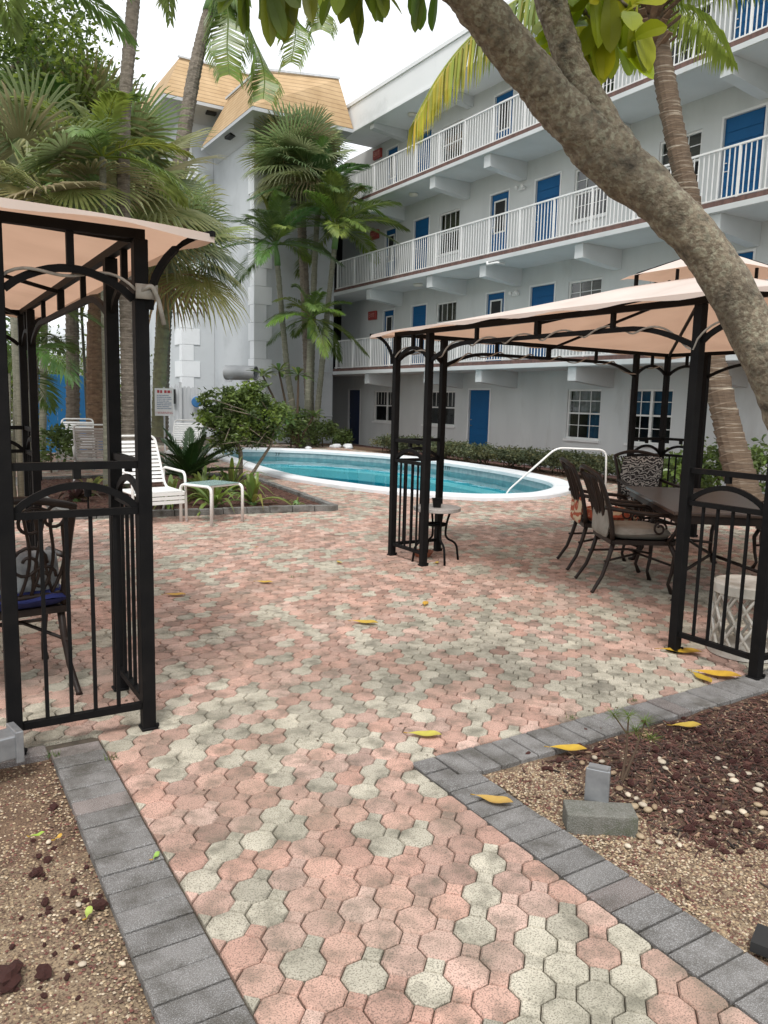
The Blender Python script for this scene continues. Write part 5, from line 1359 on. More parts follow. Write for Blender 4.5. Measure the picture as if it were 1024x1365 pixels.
def areca(label, px, py, Y, n, L, seed, leafm='leaf_frond', stems=5, tints=((1,1,1),(1.35,1.15,.7)), h0=1.2, lo=.3, hi=1.35, droop=.5):
    b = at(px,py,Y=Y); b.z = 0; r = random.Random(seed); t = thing('areca_palm', label, 'palm', tuple(b))
    mb = MB(); cr = MB()
    for k in range(stems):
        a = 2*PI*k/stems; p = b+Vector((math.cos(a)*.07,math.sin(a)*.07,0)); q = b+Vector((math.cos(a)*.2,math.sin(a)*.2,h0*r.uniform(.7,1.3)))
        mb.tube([p,p.lerp(q,.5),q],[.035,.03,.028],7)
        for i in range(max(1,n//stems)):
            az = a + r.uniform(-1.3,1.3); e = r.uniform(lo,hi); d = Vector((math.cos(az)*math.cos(e),math.sin(az)*math.cos(e),math.sin(e)))
            frond(cr, q, d, L*r.uniform(.75,1.15), r, n=46, droop=droop*r.uniform(.7,1.3), wl=.27, ww=.0075, hang=.4, tint=tuple(x*y for x,y in zip(r.choice(tints),jit(r,.15))))
    part('trunk', mb, M['greenbark'], t, world=True, smooth=True); part('crown', cr, M[leafm], t, world=True)
areca('yellow-green areca palm arching over the left gazebo roof', 28, 640, 10.5, 14, 1.5, 21, h0=2.9, lo=.5, droop=.5, stems=4)
areca('areca palm with golden stems between the fan palms and the tower', 124, 640, 19, 20, 2.1, 22, h0=4.6, lo=.6, droop=.4)
areca('dark feathery palm clump at the left edge behind the gazebo', 10, 640, 13, 24, 2.4, 23, 'leaf_dark', tints=((1,1,1),(.8,.9,.9)), h0=1.8)
# broadleaf trees top left and behind
def tree(name, label, base, trunk, radii, clouds, leafm, size, seed, aspect=.5, tints=((1,1,1),(1.35,1.25,.9),(.7,.75,.8)), bark='bark', cat='tree', spread=.33):
    t = thing(name, label, cat, tuple(base)); r = random.Random(seed)
    mb = trunk_mesh(trunk, radii, 9, 0, .06, seed)
    for c, rad, n, k in clouds:
        p = Vector(trunk[-1]); q = Vector(c); m = p.lerp(q,.5)+Vector((r.uniform(-.1,.1),r.uniform(-.1,.1),.05)); mb.tube([p.lerp(Vector(trunk[-2]),.25),m,q],[radii[-1]*.7,radii[-1]*.45,radii[-1]*.15],6)
        for j in range(5):
            e = q + Vector((r.uniform(-1,1)*rad[0]*.7,r.uniform(-1,1)*rad[1]*.7,r.uniform(-.5,.8)*rad[2])); mb.tube([m.lerp(q,.5),q.lerp(e,.5)+Vector((0,0,.03)),e],[radii[-1]*.3,radii[-1]*.2,radii[-1]*.08],5)
    part('trunk', mb, M[bark], t, world=True, smooth=True)
    cr = MB()
    for c, rad, n, k in clouds: leaf_cloud(cr, c, rad, n, size, r, k, aspect, spread, tints=tints)
    part('crown', cr, M[leafm], t, world=True)
    return t
b = at(-40,640,Y=17)
b.z = 0
tree('broadleaf_tree', 'bright yellow-green leafy tree filling the top left corner', b, [b,b+Vector((.2,0,3)),b+Vector((.3,-.1,5.5))], [.22,.18,.14],
     [(tuple(at(20,120,Y=16)),(1.7,1.5,1.5),4200,26),(tuple(at(50,30,Y=17)),(1.1,1.2,1.0),1500,16),(tuple(at(-60,40,Y=16)),(1.8,1.6,1.8),3000,22),(tuple(at(20,235,Y=16)),(1.3,1.2,1.1),2200,16)], 'leaf_tree', .13, 31)
palm('dark feather palm dropping its fronds into the top left corner', [at(-60,640,Y=9),at(-55,300,Y=9),at(-30,-60,Y=9)], [.12,.1,.09],
     lambda mb, top, r: [frond(mb, top, d, 1.75, r, n=34, droop=dr, wl=.26, ww=.012, hang=.6, tint=jit(r,.15)) for d, dr in [((.9,.1,.5),.4),((.8,-.4,.5),.4),((.95,.3,.35),.45),((.7,.2,.9),.5),((.2,-.9,.5),.6),((-.7,.3,.6),.6),((-.4,-.7,.6),.6),((.3,.9,.6),.6)]], 'palmbark', 'leaf_dark', seed=9)
# dark understorey behind the left gazebo, each shrub its own
us = [(20,22,(1.5,1.0,2.0),1600,'leaf_dark','tall dark shrub behind the left gazebo post'),(75,24,(1.3,1.0,1.6),1500,'leaf_tree','yellow-green shrub glimpsed between the thin palm stems'),
      (125,26,(1.5,1.0,1.9),1700,'leaf_shrub','leafy shrub above the blue screens behind the brown palms'),(155,23,(.6,.6,.9),700,'leaf_tree','small yellow shrub between the ringed palm and gazebo post'),(-30,19,(1.5,1.2,1.7),1500,'leaf_shrub','dark green shrub beyond the left edge of the gazebo')]
for k, (px, Y, rad, n, lm, lab) in enumerate(us):
    b = at(px,600,Y=Y); b.z = -.05; c = b+Vector((0,0,rad[2]*.9))
    tree('shrub', lab, b, [b,b+Vector((.05,0,.4)),b+Vector((0,.05,.8))], [.06,.05,.04], [(tuple(c),rad,n,20)], lm, .14, 40+k, cat='shrub')
# pinnate low green by the far chairs
b = at(68,612,Y=16); b.z = 0
t = thing('low_shrub', 'low light green shrub beside the far pool chairs', 'shrub', tuple(b)); mb = MB(); leaf_cloud(mb, (b.x,b.y,.45), (.5,.5,.4), 700, .12, random.Random(3), 12); part('foliage', mb, M['leaf_shrub'], t, world=True)
mb = MB(); mb.tube([b,b+Vector((0,0,.4))],[.02,.012],5); part('stem', mb, M['twig'], t, world=True)

# --- palms by the tower
palm('tall fan palm crown above the feather palms against the tower', [at(414,592,Y=24.3),at(408,420,Y=24.3),at(398,215,Y=24.3)], [.16,.15,.14], fan_crown(1.35,50,-.7,1.5,.6,.22,nb=38), 'palmbark', 'leaf_fan', rings=.12, seed=11)
CP = dict(bark='greenbark', leafm='leaf_dark', rings=.16)
palm('left feather palm of the clump, its trunk bowing towards the quoins', [at(398,592,Y=23),at(384,500,Y=23),at(376,420,Y=23),at(370,352,Y=23)], [.11,.09,.085,.08], frond_crown(2.2,21,-.1,1.5,.38,.30,.0085,.5,64,vee=.5,tints=((1,1,1),(1.3,1.2,.9),(.8,.85,.9))), seed=12, shaft=.6, **CP)
palm('middle feather palm of the clump, shortest crown low against the tower', [at(408,596,Y=22.6),at(411,520,Y=22.6),at(414,450,Y=22.6)], [.12,.10,.095], frond_crown(1.8,17,-.3,1.4,.45,.32,.0095,.6,56,vee=.5,tints=((1.2,1.15,.9),(1,1,1))), seed=13, shaft=.6, **CP)
palm('right feather palm of the clump, leaning to the galleries', [at(418,594,Y=23),at(426,520,Y=23),at(436,420,Y=23),at(446,330,Y=22.6)], [.11,.09,.085,.08], frond_crown(2.4,21,-.05,1.5,.38,.30,.0085,.5,64,vee=.5,tints=((1,1,1),(1.3,1.2,.9),(.8,.85,.9))), seed=14, shaft=.6, **CP)
palm('tallest feather palm of the clump with upright fronds over the middle', [at(412,598,Y=23.4),at(416,460,Y=23.4),at(420,340,Y=23.4),at(424,285,Y=23.4)], [.12,.10,.09,.08], frond_crown(2.3,19,.05,1.5,.36,.30,.0085,.5,64,vee=.5,tints=((1,1,1),(1.2,1.15,.9),(.8,.85,.9))), seed=15, shaft=.6, **CP)
# plumeria with rosettes of long leaves
b = at(398,596,Y=22); b.z = -.03
t = thing('frangipani', 'frangipani with rosettes of long leaves beside the wall fan', 'shrub', tuple(b)); mb = MB(); lf = MB(); r = random.Random(8)
def big_leaf(mb, p, d, L, w, tint, droop=.3, nrm=None):
    d = Vector(d).normalized(); s = d.cross(UP); s = s.normalized() if s.length > .05 else Vector((1,0,0)); n = s.cross(d).normalized()
    if nrm is not None: s = d.cross(nrm).normalized(); n = s.cross(d)
    vs = []; fs = []
    prof = [(0,.04),(.12,.10),(.3,.30),(.5,.43),(.7,.50),(.85,.42),(.95,.22),(1,.02)]
    for t, q in prof:
        c = Vector(p)+d*L*t-UP*(droop*L*t*t); vs += [c-s*w*q+n*w*.14*q*2, c, c+s*w*q+n*w*.14*q*2]
    for i in range(len(prof)-1):
        a = 3*i; fs += [(a,a+3,a+4,a+1),(a+1,a+4,a+5,a+2)]
    mb.add(vs, fs, tint)
for (px,py) in ((372,495),(398,500),(350,500),(385,560),(418,555)):
    tip = at(px,py,Y=21.9); mb.tube([b, b.lerp(tip,.5)+Vector((r.uniform(-.1,.1),0,0)), tip], [.05,.04,.03], 6)
    for k in range(16):
        a = k*2.4; e = r.uniform(-.1,.9); big_leaf(lf, tip, (math.cos(a)*math.cos(e),math.sin(a)*math.cos(e),math.sin(e)), r.uniform(.4,.62), .13, jit(r,.2))
part('trunk', mb, M['twig'], t, world=True); part('crown', lf, M['leaf_shrub'], t, world=True)
# planting at the tower foot
for k, (px, py, Y, rad, n, lab) in enumerate(((430,592,22.8,(.5,.5,.45),900,'low leafy plant at the foot of the feather palms nearest the doorway'),(388,590,22.2,(.7,.5,.6),1200,'leafy bush under the frangipani at the tower foot'),(455,590,23.5,(.35,.35,.3),500,'small green plant beside the dark ground floor doorway'),(330,590,23,(.8,.5,.5),1000,'dark leafy bush between shrub tree and tower'))):
    b = at(px,py,Y=Y); b.z = -.04
    t = thing('bush', lab, 'bush', tuple(b)); mb = MB(); leaf_cloud(mb, (b.x,b.y,rad[2]*.9), rad, n, .15, random.Random(60+k), 14, .4); part('foliage', mb, M['leaf_shrub'], t, world=True)
    mb = MB(); mb.tube([b,b+Vector((0,0,.35))],[.03,.015],5); part('stem', mb, M['twig'], t, world=True)
rr = random.Random(77)
for k in range(9):
    p = at(rr.uniform(395,480), 600, Y=rr.uniform(21.6,23)); mb = MB(); s = rr.uniform(.07,.16); mb.blob((p.x,p.y,.02),(s*1.3,s,s*.7),k,8,5,.2)
    solo('border_rock', mb, M['coping'], 'pale rock edging the planting by the dark doorway', 'rock', (p.x,p.y,0), 'pale rocks edging the planting', smooth=True)

# --- shrub tree by the pool
b = Vector((5.12,13.35,.03))
t = thing('shrub_tree', 'round-headed small leafy tree with two thin stems by the pool', 'tree', tuple(b)); r = random.Random(18)
mb = MB(); c = at(328,560,Y=13.4)
mb.tube([b, b+Vector((.0,0,.5)), at(316,590,Y=13.4), at(312,560,Y=13.4), at(305,530,Y=13.4)], [.045,.04,.035,.028,.012], 8)
mb.tube([b+Vector((.12,-.05,0)), at(345,618,Y=13.3), at(362,592,Y=13.3), at(368,560,Y=13.3)], [.035,.03,.025,.012], 7)
for k in range(26):
    a = r.choice([at(316,590,Y=13.4),at(312,565,Y=13.4),at(358,592,Y=13.3),at(366,570,Y=13.3)]); e = at(r.uniform(272,394), r.uniform(520,600), Y=13.4+r.uniform(-.8,.8)); m = a.lerp(e,.5)+Vector((0,0,.06)); mb.tube([a,m,e],[.016,.011,.005],5)
part('trunk', mb, M['bark'], t, world=True, smooth=True)
mb = MB()
for (px,py,rad,n,k) in ((322,555,(.54,.6,.40),3000,30),(358,562,(.40,.45,.36),1600,18),(296,562,(.36,.4,.36),1500,15),(328,585,(.56,.55,.26),1600,18),(300,532,(.38,.4,.22),900,10),(340,527,(.34,.4,.22),800,9)):
    leaf_cloud(mb, tuple(at(px,py,Y=13.4)), rad, n, .085, r, k, .5, .3, .45, tints=((1,1,1),(1.5,1.5,1.0),(.65,.7,.75),(1.2,1.2,1.0)))
part('crown', mb, M['leaf_shrub'], t, world=True)
# --- cycad
b = at(252,648,Y=11.4); b.z = .04
t = thing('cycad', 'dark stiff-fronded cycad beside the glass side table', 'plant', tuple(b)); mb = MB(); mb.lathe([(.13,0),(.15,.1),(.12,.28),(.03,.32)], 12, tuple(b)); part('trunk', mb, M['brownbark'], t, world=True)
mb = MB(); r = random.Random(19)
for k in range(24):
    a = k*2.4+.3; e = 1.25-1.15*k/24; frond(mb, b+Vector((0,0,.28)), (math.cos(a)*math.cos(e),math.sin(a)*math.cos(e),math.sin(e)), r.uniform(.85,1.05), r, n=38, droop=.22, wl=.20, ww=.014, hang=.05, tint=jit(r,.15), vee=.5, start=.1)
part('crown', mb, M['leaf_cycad'], t, world=True)
# --- strappy lilies
def lily(label, x, y, n, L, seed, m='leaf_frond', w=.035, grp=None, e0=.5, tint0=(1,1,1)):
    r = random.Random(seed); t = thing('strap_leaf_plant', label, 'plant', (x,y,.035), 0, grp); mb = MB()
    for k in range(n):
        a = r.uniform(0,2*PI); e = r.uniform(e0,1.4); l = L*r.uniform(.6,1.1); d = Vector((math.cos(a)*math.cos(e),math.sin(a)*math.cos(e),math.sin(e))); s = d.cross(UP).normalized(); tt = tuple(x_*y_ for x_,y_ in zip(tint0,jit(r,.2)))
        vs = []; fs = []; q = 8
        for i in range(q+1):
            u = i/q; c = Vector((r.uniform(-.0,.0),0,0))+d*l*u-UP*(l*.75*u**2.4*(1.2-e*.5)); ww = w*(1-u**3)*(.6+.8*math.sin(PI*min(1,u*1.1))**.5)*.8
            vs += [c-s*ww+UP*ww*.4, c, c+s*ww+UP*ww*.4]
        for i in range(q): fs += [(3*i,3*i+3,3*i+4,3*i+1),(3*i+1,3*i+4,3*i+5,3*i+2)]
        mb.add(vs, fs, tt)
    part('leaves', mb, M[m], t)
    mb = MB(); mb.lathe([(.05,-.03),(.055,.03),(.03,.08),(0,.09)], 8); part('stem', mb, M['crownshaft'], t)
lily('spider lily clump with arching strap leaves at the bed front, right of the table', 4.05,10.1,24,.85,1)
lily('spider lily clump directly behind the glass side table', 3.45,10.0,26,.85,2)
lily('spider lily clump between the chair and the side table', 2.95,10.3,24,.8,3)
lily('upright spider lily clump under the small shrub tree', 4.3,11.6,22,.95,4)
lily('spider lily clump beside the cycad trunk', 3.6,10.9,22,.85,5)
lily('small grey-green tuft at the right corner of the island bed', 4.55,9.75,14,.22,6,w=.014)
lily('reddish bromeliad rosette seen over the left gazebo rail', 1.95,11.3,18,.6,7,'leaf_brom',.045,e0=.45)
lily('striped grey-green bromeliad behind the left gazebo rail', 2.25,11.9,16,.6,8,'leaf_frond',.045,e0=.6,tint0=(1.4,1.1,1.5))
lily('dark red bromeliad near the foot of the slim cane palm', 2.6,10.9,18,.55,9,'leaf_brom',.04,e0=.4)
lily('long-leaved dark plant behind the near strap chair', 2.75,11.4,18,.7,10,'leaf_brom',.04,e0=.5,tint0=(.7,1.2,.8))
# path light in the bed
t = thing('bed_light', 'small black garden spotlight on a stake among the bromeliads', 'lamp', (1.95,10.5,.035)); mb = MB(); mb.box(-.01,.01,-.01,.01,0,.16); part('stake', mb, M['black'], t); mb = MB(); mb.lathe([(.045,.16),(.05,.30),(.055,.31)],10); part('lamp_head', mb, M['black'], t)
t = thing('bed_light', 'small black box spotlight at the left end of the island bed', 'lamp', (1.55,12.3,.035)); mb = MB(); mb.box(-.01,.01,-.01,.01,0,.2); part('stake', mb, M['black'], t); mb = MB(); mb.box(-.1,.1,-.05,.05,.2,.36); part('lamp_head', mb, M['black'], t, bevel=.01)

# --- hedge along the walk: each bush a bush
r = random.Random(50); y = 20.2; i = 0
pos = ['at the far end of the row','second from the far end of the row','third from the far end of the row','in front of the blue ground floor door','just right of the blue ground floor door','in the middle of the long blank wall','right of the middle of the long blank wall','left of the curtained ground floor window','under the curtained ground floor window','right of the curtained window','under the wide window behind the gazebo','last of the row, behind the gazebo']
while y > 9.6 and i < 12:
    h = .46 + r.uniform(-.04,.04)+ (.0 if y > 14 else .03); x = 12.55 + r.uniform(-.05,.05)
    t = thing('hedge_bush', 'clipped grey-green hedge bush ' + pos[i], 'bush', (x,y,-.03), 0, 'hedge bushes along the brick walk')
    mb = MB()
    g = np.random.default_rng(100+i); n = 2600
    leaf_cloud(mb, (0,0,h*.68), (.40,.56,h*.40), n, .07, r, 44, .55, .40, .5, lowcut=-.9, tints=((1,1,1),(1.25,1.2,1.1),(.75,.8,.8),(1.3,1.1,.9)))
    part('foliage', mb, M['leaf_hedge'], t)
    mb = MB()
    for k in range(7):
        a = r.uniform(0,2*PI); mb.tube([(r.uniform(-.1,.1),r.uniform(-.3,.3),0),(math.cos(a)*.2,math.sin(a)*.35,h*.6)],[.014,.007],5)
    part('stem', mb, M['twig'], t)
    y -= .92; i += 1
for k, (px, py, X, rad, n, lab) in enumerate(((955,668,11.0,(.45,.55,.5),1100,'bright green shrub behind the dining table'),(1012,662,11.5,(.35,.4,.5),500,'thin leafy shrub right of the leaning palm foot'),(905,665,11.6,(.4,.5,.4),800,'small shrub left of the black lamp post'))):
    b = at(px,py,X=X); b.z = -.05
    t = thing('bush', lab, 'bush', tuple(b)); mb = MB(); leaf_cloud(mb, (b.x,b.y,rad[2]*1.0), rad, n, .12, random.Random(80+k), 14, .5, tints=((1.3,1.4,1.0),(1,1,1))); part('foliage', mb, M['leaf_shrub'], t, world=True)
    mb = MB(); mb.tube([b,b+Vector((0,0,.5))],[.02,.012],5); part('stem', mb, M['twig'], t, world=True)
# --- leaning ringed palm on the right, with the yellowing frond
pts = [at(1003,668,X=10.6),at(968,560,X=10.6),at(945,450,X=10.5),at(925,300,X=10.3),at(900,180,X=10.1),at(878,60,X=10.0),at(868,5,X=9.9)]
pts[0].z = -.05
def rcrown(mb, top, r):
    a = top; yy = [top.y, top.y+.4, top.y+.8, top.y+1.1, top.y+1.25, top.y+1.3]
    frond_path(mb, [a, at(790,-38,Y=yy[1]), at(700,-5,Y=yy[2]), at(630,48,Y=yy[3]), at(585,102,Y=yy[4]), at(553,160,Y=yy[5])], r, 95, .85, .028, (1.3,1.3,1.5), (2.6,1.7,.5))
    for d, L, dr, tp in (((-.6,-.6,.9),2.6,.4,None),((.9,-.3,.75),2.8,.4,None),((.6,.6,.6),3.4,.5,None),((0,.9,.5),3.4,.5,None),((-.4,.9,.7),3.3,.5,None),((.2,-.95,.9),2.6,.4,None),((-.1,0,1),2.8,.2,None),((.75,-.7,.8),2.6,.4,None),((.95,.15,.45),2.9,.45,None),((-.2,.6,.9),2.8,.4,(2.0,1.6,.7))):
        frond(mb, top, d, L, r, n=52, droop=dr, wl=.20, ww=.0085, hang=1.6, tint=(1.6,1.5,1.0), tip_tint=tp, vee=.05, start=.08)
palm('leaning palm with ringed trunk behind the right gazebo and a yellowing hanging frond', pts, [.24,.19,.175,.16,.15,.15,.16], rcrown, 'ringbark', 'leaf_frond', rings=.11, seed=16, boots=True, n=14)

# --- big leaning tree in the foreground
TD = 3.0
def atd(px, py, D): 
    d = (_f + CR*((px-512)/F_PX) + CU*((682.5-py)/F_PX)).normalized(); return Vector((0,0,CAM_H)) + d*D
tp = [Vector((3.02,.98,-.05)),Vector((2.85,1.2,.55)),Vector((2.70,1.38,1.05)),atd(1062,570,3.02),atd(1010,455,3.0),atd(945,340,3.0),atd(880,268,3.0),atd(812,212,3.0),atd(770,168,2.98),atd(735,130,2.97),atd(704,92,2.96),atd(665,45,2.94),atd(632,0,2.92),atd(585,-60,2.9),atd(520,-160,2.9)]
rad = [.155,.125,.10,.085,.076,.075,.078,.088,.078,.071,.069,.068,.068,.067,.06]
t = thing('foreground_tree', 'big mottled leaning tree trunk forking across the upper right foreground', 'tree', (3.02,.98,0))
mb = MB()
def bark_tube(mb, pts, radii, seed, n=26, sub=22):
    P = [Vector(p) for p in pts]; m = len(P); out = []; R = []
    for i in range(m-1):
        a, b, c, d = P[max(i-1,0)], P[i], P[i+1], P[min(i+2,m-1)]
        for k in range(sub):
            u = k/sub; out.append(.5*((2*b)+(c-a)*u+(2*a-5*b+4*c-d)*u*u+(3*b-a-3*c+d)*u**3)); R.append(radii[i]*(1-u)+radii[i+1]*u)
    out.append(P[-1]); R.append(radii[-1])
    b0 = mb.n; mb.tube(out, R, n)
    for i in range(len(out)):
        for k in range(n):
            v = Vector(mb.v[b0+i*n+k]); d = (v-out[i]); 
            s = 1 + .16*(noise2(k*.45+seed, i*.13, 3)-.5) + .09*(noise2(k*1.1+seed, i*.5, 4)-.5) + .22*max(0, noise2(k*.3+seed*3, i*.09, 8)-.78)
            if k == n-1 or k == 0: s = 1 + .16*(noise2(seed, i*.13, 3)-.5)
            mb.v[b0+i*n+k] = tuple(out[i]+d*s)
bark_tube(mb, tp, rad, 1)
fk = atd(815,205,3.0)
bark_tube(mb, [atd(850,250,2.99),atd(826,208,3.0),atd(802,166,3.02),atd(781,128,3.04),atd(763,90,3.07),atd(747,45,3.1),atd(734,0,3.13),atd(726,-70,3.2),atd(735,-200,3.3)], [.05,.070,.062,.053,.048,.048,.050,.048,.04], 9)
tw = [(atd(738,-20,3.16),atd(775,10,3.2),atd(800,45,3.2)),(atd(735,-60,3.2),atd(800,-20,3.25),atd(850,20,3.25)),(atd(738,-20,3.16),atd(752,20,3.3),atd(765,60,3.3)),(atd(560,-100,2.9),atd(500,-60,2.8),atd(470,-20,2.8)),(atd(520,-160,2.9),atd(420,-90,2.7),atd(350,-30,2.7)),(atd(590,-55,2.9),atd(580,-40,2.8),atd(560,-15,2.8))]
for a, b_, c in tw: mb.tube([a,b_,c],[.014,.010,.006],6)
part('trunk', mb, M['bark'], t, world=True, smooth=True)
mb = MB(); r = random.Random(33)
def leaf_group(mb, tips, n, L, w, spread, tints, droop=.35, cone=1.0):
    for k in range(n):
        p = r.choice(tips)+Vector((r.uniform(-1,1),r.uniform(-1,1),r.uniform(-1,1)))*spread
        a = r.uniform(0,2*PI); e = r.uniform(-1.5,-.2) if r.random() < .8 else r.uniform(-.2,.5)
        d = Vector((math.cos(a)*math.cos(e), math.sin(a)*math.cos(e), math.sin(e)))
        q = -_f + Vector((r.uniform(-.7,.7),r.uniform(-.7,.7),r.uniform(-.4,.6)))
        tt = tuple(x*y for x,y in zip(r.choice(tints), jit(r,.15)))
        big_leaf(mb, p, d, L*r.uniform(.75,1.15), w*r.uniform(.85,1.1), tt, droop, nrm=q)
Y1_ = ((2.3,2.1,1.0),(2.7,2.4,.9),(1.9,1.8,1.0),(2.9,2.2,.7))
leaf_group(mb, [atd(765,30,3.3),atd(790,35,3.2),atd(812,55,3.2),atd(760,60,3.35),atd(840,10,3.25),atd(800,-10,3.2)], 58, .145, .072, .05, Y1_)
leaf_group(mb, [atd(735,85,3.3),atd(730,60,3.3)], 7, .13, .062, .03, Y1_)
G1_ = ((.95,1.0,1.0),(1.2,1.2,1.0),(.75,.85,.9)); 
leaf_group(mb, [atd(328,-40,2.7),atd(345,-34,2.7),atd(362,-40,2.7),atd(400,-55,2.7)], 22, .135, .052, .025, ((1.1,1.1,.8),(.8,.85,.8)))
leaf_group(mb, [atd(450,-45,2.75),atd(480,-35,2.75),atd(500,-40,2.75),atd(510,-50,2.75)], 24, .14, .052, .03, G1_)
leaf_group(mb, [atd(562,-30,2.8),atd(580,-32,2.8)], 6, .11, .044, .015, G1_)
leaf_group(mb, [atd(px,-230-q,2.9) for px in (330,420,520,620,720,820,900) for q in (0,120,260)], 240, .15, .065, .22, G1_+Y1_)
part('crown', mb, M['leaf_big'], t, world=True)
# ---------------------------------------------------------------- small things
r = random.Random(91)
def fallen(px, py, L, rot, label, col=(1,1,1), z=.004, curl=.25):
    p = at(px,py,Z=z); mb = MB(); w = L*.19; vs = []; fs = []
    curl *= .6; prof = [(0,.03),(.08,.14),(.18,.34),(.3,.62),(.42,.85),(.55,.98),(.68,1),(.8,.82),(.9,.5),(.96,.24),(1,.02)]
    for u, q in prof:
        zc = .006 + curl*L*(.55*(u-.5)**2*1.2) + .003*math.sin(u*9)
        vs += [((u-.5)*L, -w*q, zc+.28*w*q), ((u-.5)*L, .12*w*math.sin(u*5), zc), ((u-.5)*L, w*q, zc+.22*w*q*(1.5 if L > .12 else 1))]
    for i in range(len(prof)-1): fs += [(3*i,3*i+3,3*i+4,3*i+1),(3*i+1,3*i+4,3*i+5,3*i+2)]
    mb.add(vs, fs, col); mb.tube([(-.5*L,0,.006+curl*L*.16),(-.62*L,.01,.008)],[.0025,.002],5,tint=(.8,.7,.5))
    o = link('fallen_leaf', mb, M['leaf_fallen'], None, smooth=True); o.location = p; o.rotation_euler = (0,0,rot); o['label'] = label; o['category'] = 'leaf'; o['group'] = 'fallen leaves on the paving'
    return o
fallen(486,831,.19,-.75,'large curled yellow leaf in the middle of the paving',(1,1,1))
fallen(567,806,.12,.9,'upright curled yellow leaf right of the large one on the paving',(1.0,.85,.8),curl=.5)
fallen(352,777,.15,-.7,'flat yellow leaf on the paving left of the middle',(1,.95,1))
fallen(233,794,.17,-.5,'pale orange leaf on the paving near the left gazebo',(1,.85,1.2))
fallen(452,750,.10,-1.6,'small yellow leaf on the paving before the dining gazebo',(1.1,1.1,1))
fallen(340,730,.08,-.4,'small reddish leaf on the far paving near the island bed',(.8,.55,.8))
fallen(582,751,.09,.5,'yellow leaf at the foot of the far gazebo panel',(.9,.9,.8))
fallen(566,981,.155,-.62,'pale green-yellow leaf on the paving by the brick corner',(.95,1.25,1.6))
fallen(757,1000,.165,-.62,'long yellow leaf lying on the gazebo brick edging',(1.05,1,.8))
fallen(915,969,.15,-.45,'pale yellow leaf on the red mulch',(1.1,1.15,1.6))
fallen(658,1069,.15,-.9,'curled brownish yellow leaf on the path bricks',(.9,.85,1.6),curl=.5)
fallen(907,870,.25,-.75,'big yellow leaf under the near gazebo panel',(1.0,.9,.7),curl=.4)
fallen(955,901,.26,-.9,'big creased yellow leaf at the gazebo corner post foot',(1.1,1.0,.9),curl=.4)
fallen(935,905,.18,-1.9,'narrow yellow leaf folded under the big creased one',(.85,.85,.7))
fallen(118,1219,.055,1.2,'small pale green leaf on the left gravel',(.7,1.3,2.2))
fallen(208,1143,.045,.9,'small fresh green leaf on the left path bricks',(.5,1.2,1.8))
fallen(50,1115,.05,.1,'small green leaf at the top of the left gravel bed',(.6,1.3,1.6))
fallen(78,1118,.04,.8,'small orange leaf beside the green one on the left gravel',(1,.9,1.3))
fallen(700,1238,.04,.3,'tiny tan leaf fragment on the right gravel',(.8,.9,1.8)) if False else None
# rocks and pebbles
protos = {}
def rock(kind, px, py, s, label, cat, grp, z):
    p = at(px,py,Z=z)
    k = (kind, r.randrange(4))
    if k not in protos:
        mb = MB()
        if kind == 'lava_rock': mb.blob((0,0,.35),(1,.8,.62),k[1]+5,9,6,.28)
        else: mb.blob((0,0,.4),(1,.75,.5),k[1]+50,10,6,.06, tint=((1.35,1.35,1.35),(.62,.52,.42),(1.0,1.0,1.0),(.8,.72,.6))[k[1]])
        me = mb.mesh(kind); me.materials.append(M['lava' if kind == 'lava_rock' else 'pebble'])
        if kind != 'lava_rock': me.polygons.foreach_set('use_smooth',[True]*len(me.polygons))
        protos[k] = me
    o = bpy.data.objects.new(kind, protos[k]); COL.objects.link(o); o.location = (p.x,p.y,bed_z(p.x,p.y,-.035 if p.x < 1 else -.02,.03)+s*.05+(.006 if p.x > 1 else .002)); o.scale = (s,s*r.uniform(.8,1.1),s*r.uniform(.8,1.1)); o.rotation_euler = (0,0,r.uniform(0,6.28))
    o['label'] = label; o['category'] = cat; o['group'] = grp
for px, py, s, lab in ((12,1308,.042,'biggest dark red lava rock at the left edge of the gravel'),(58,1300,.026,'dark red lava rock right of the biggest one'),(72,1083,.022,'red lava rock near the top of the left gravel, beside the bricks'),(63,1148,.018,'round red lava rock in the middle of the left gravel'),(50,1168,.022,'dark lava rock just below the round red one'),(132,1213,.024,'brown lava rock against the left brick edging'),(98,1196,.015,'small lava rock above the pale green leaf'),(60,1202,.018,'flat lava rock left of the pale green leaf')):
    rock('lava_rock', px, py, s, lab, 'rock', 'lava rocks on the left gravel', -.03)
for k in range(34):
    rock('lava_rock', r.uniform(-10,150)*(1 if k % 2 else .8), r.uniform(1085,1350), r.uniform(.006,.012), 'small red lava rock scattered on the left gravel', 'rock', 'small lava rocks on the left gravel', -.03) if True else None
for k in range(120):
    a = r.random(); px = r.uniform(690,1050); py = r.uniform(945,1150)
    if py > 1010 + (px-690)*.45 or (px < 760 and py < 1000): continue
    rock('lava_rock', px, py, r.uniform(.010,.021), 'dark red lava rock scattered on the mulch bed', 'rock', 'lava rocks on the mulch bed', -.01)
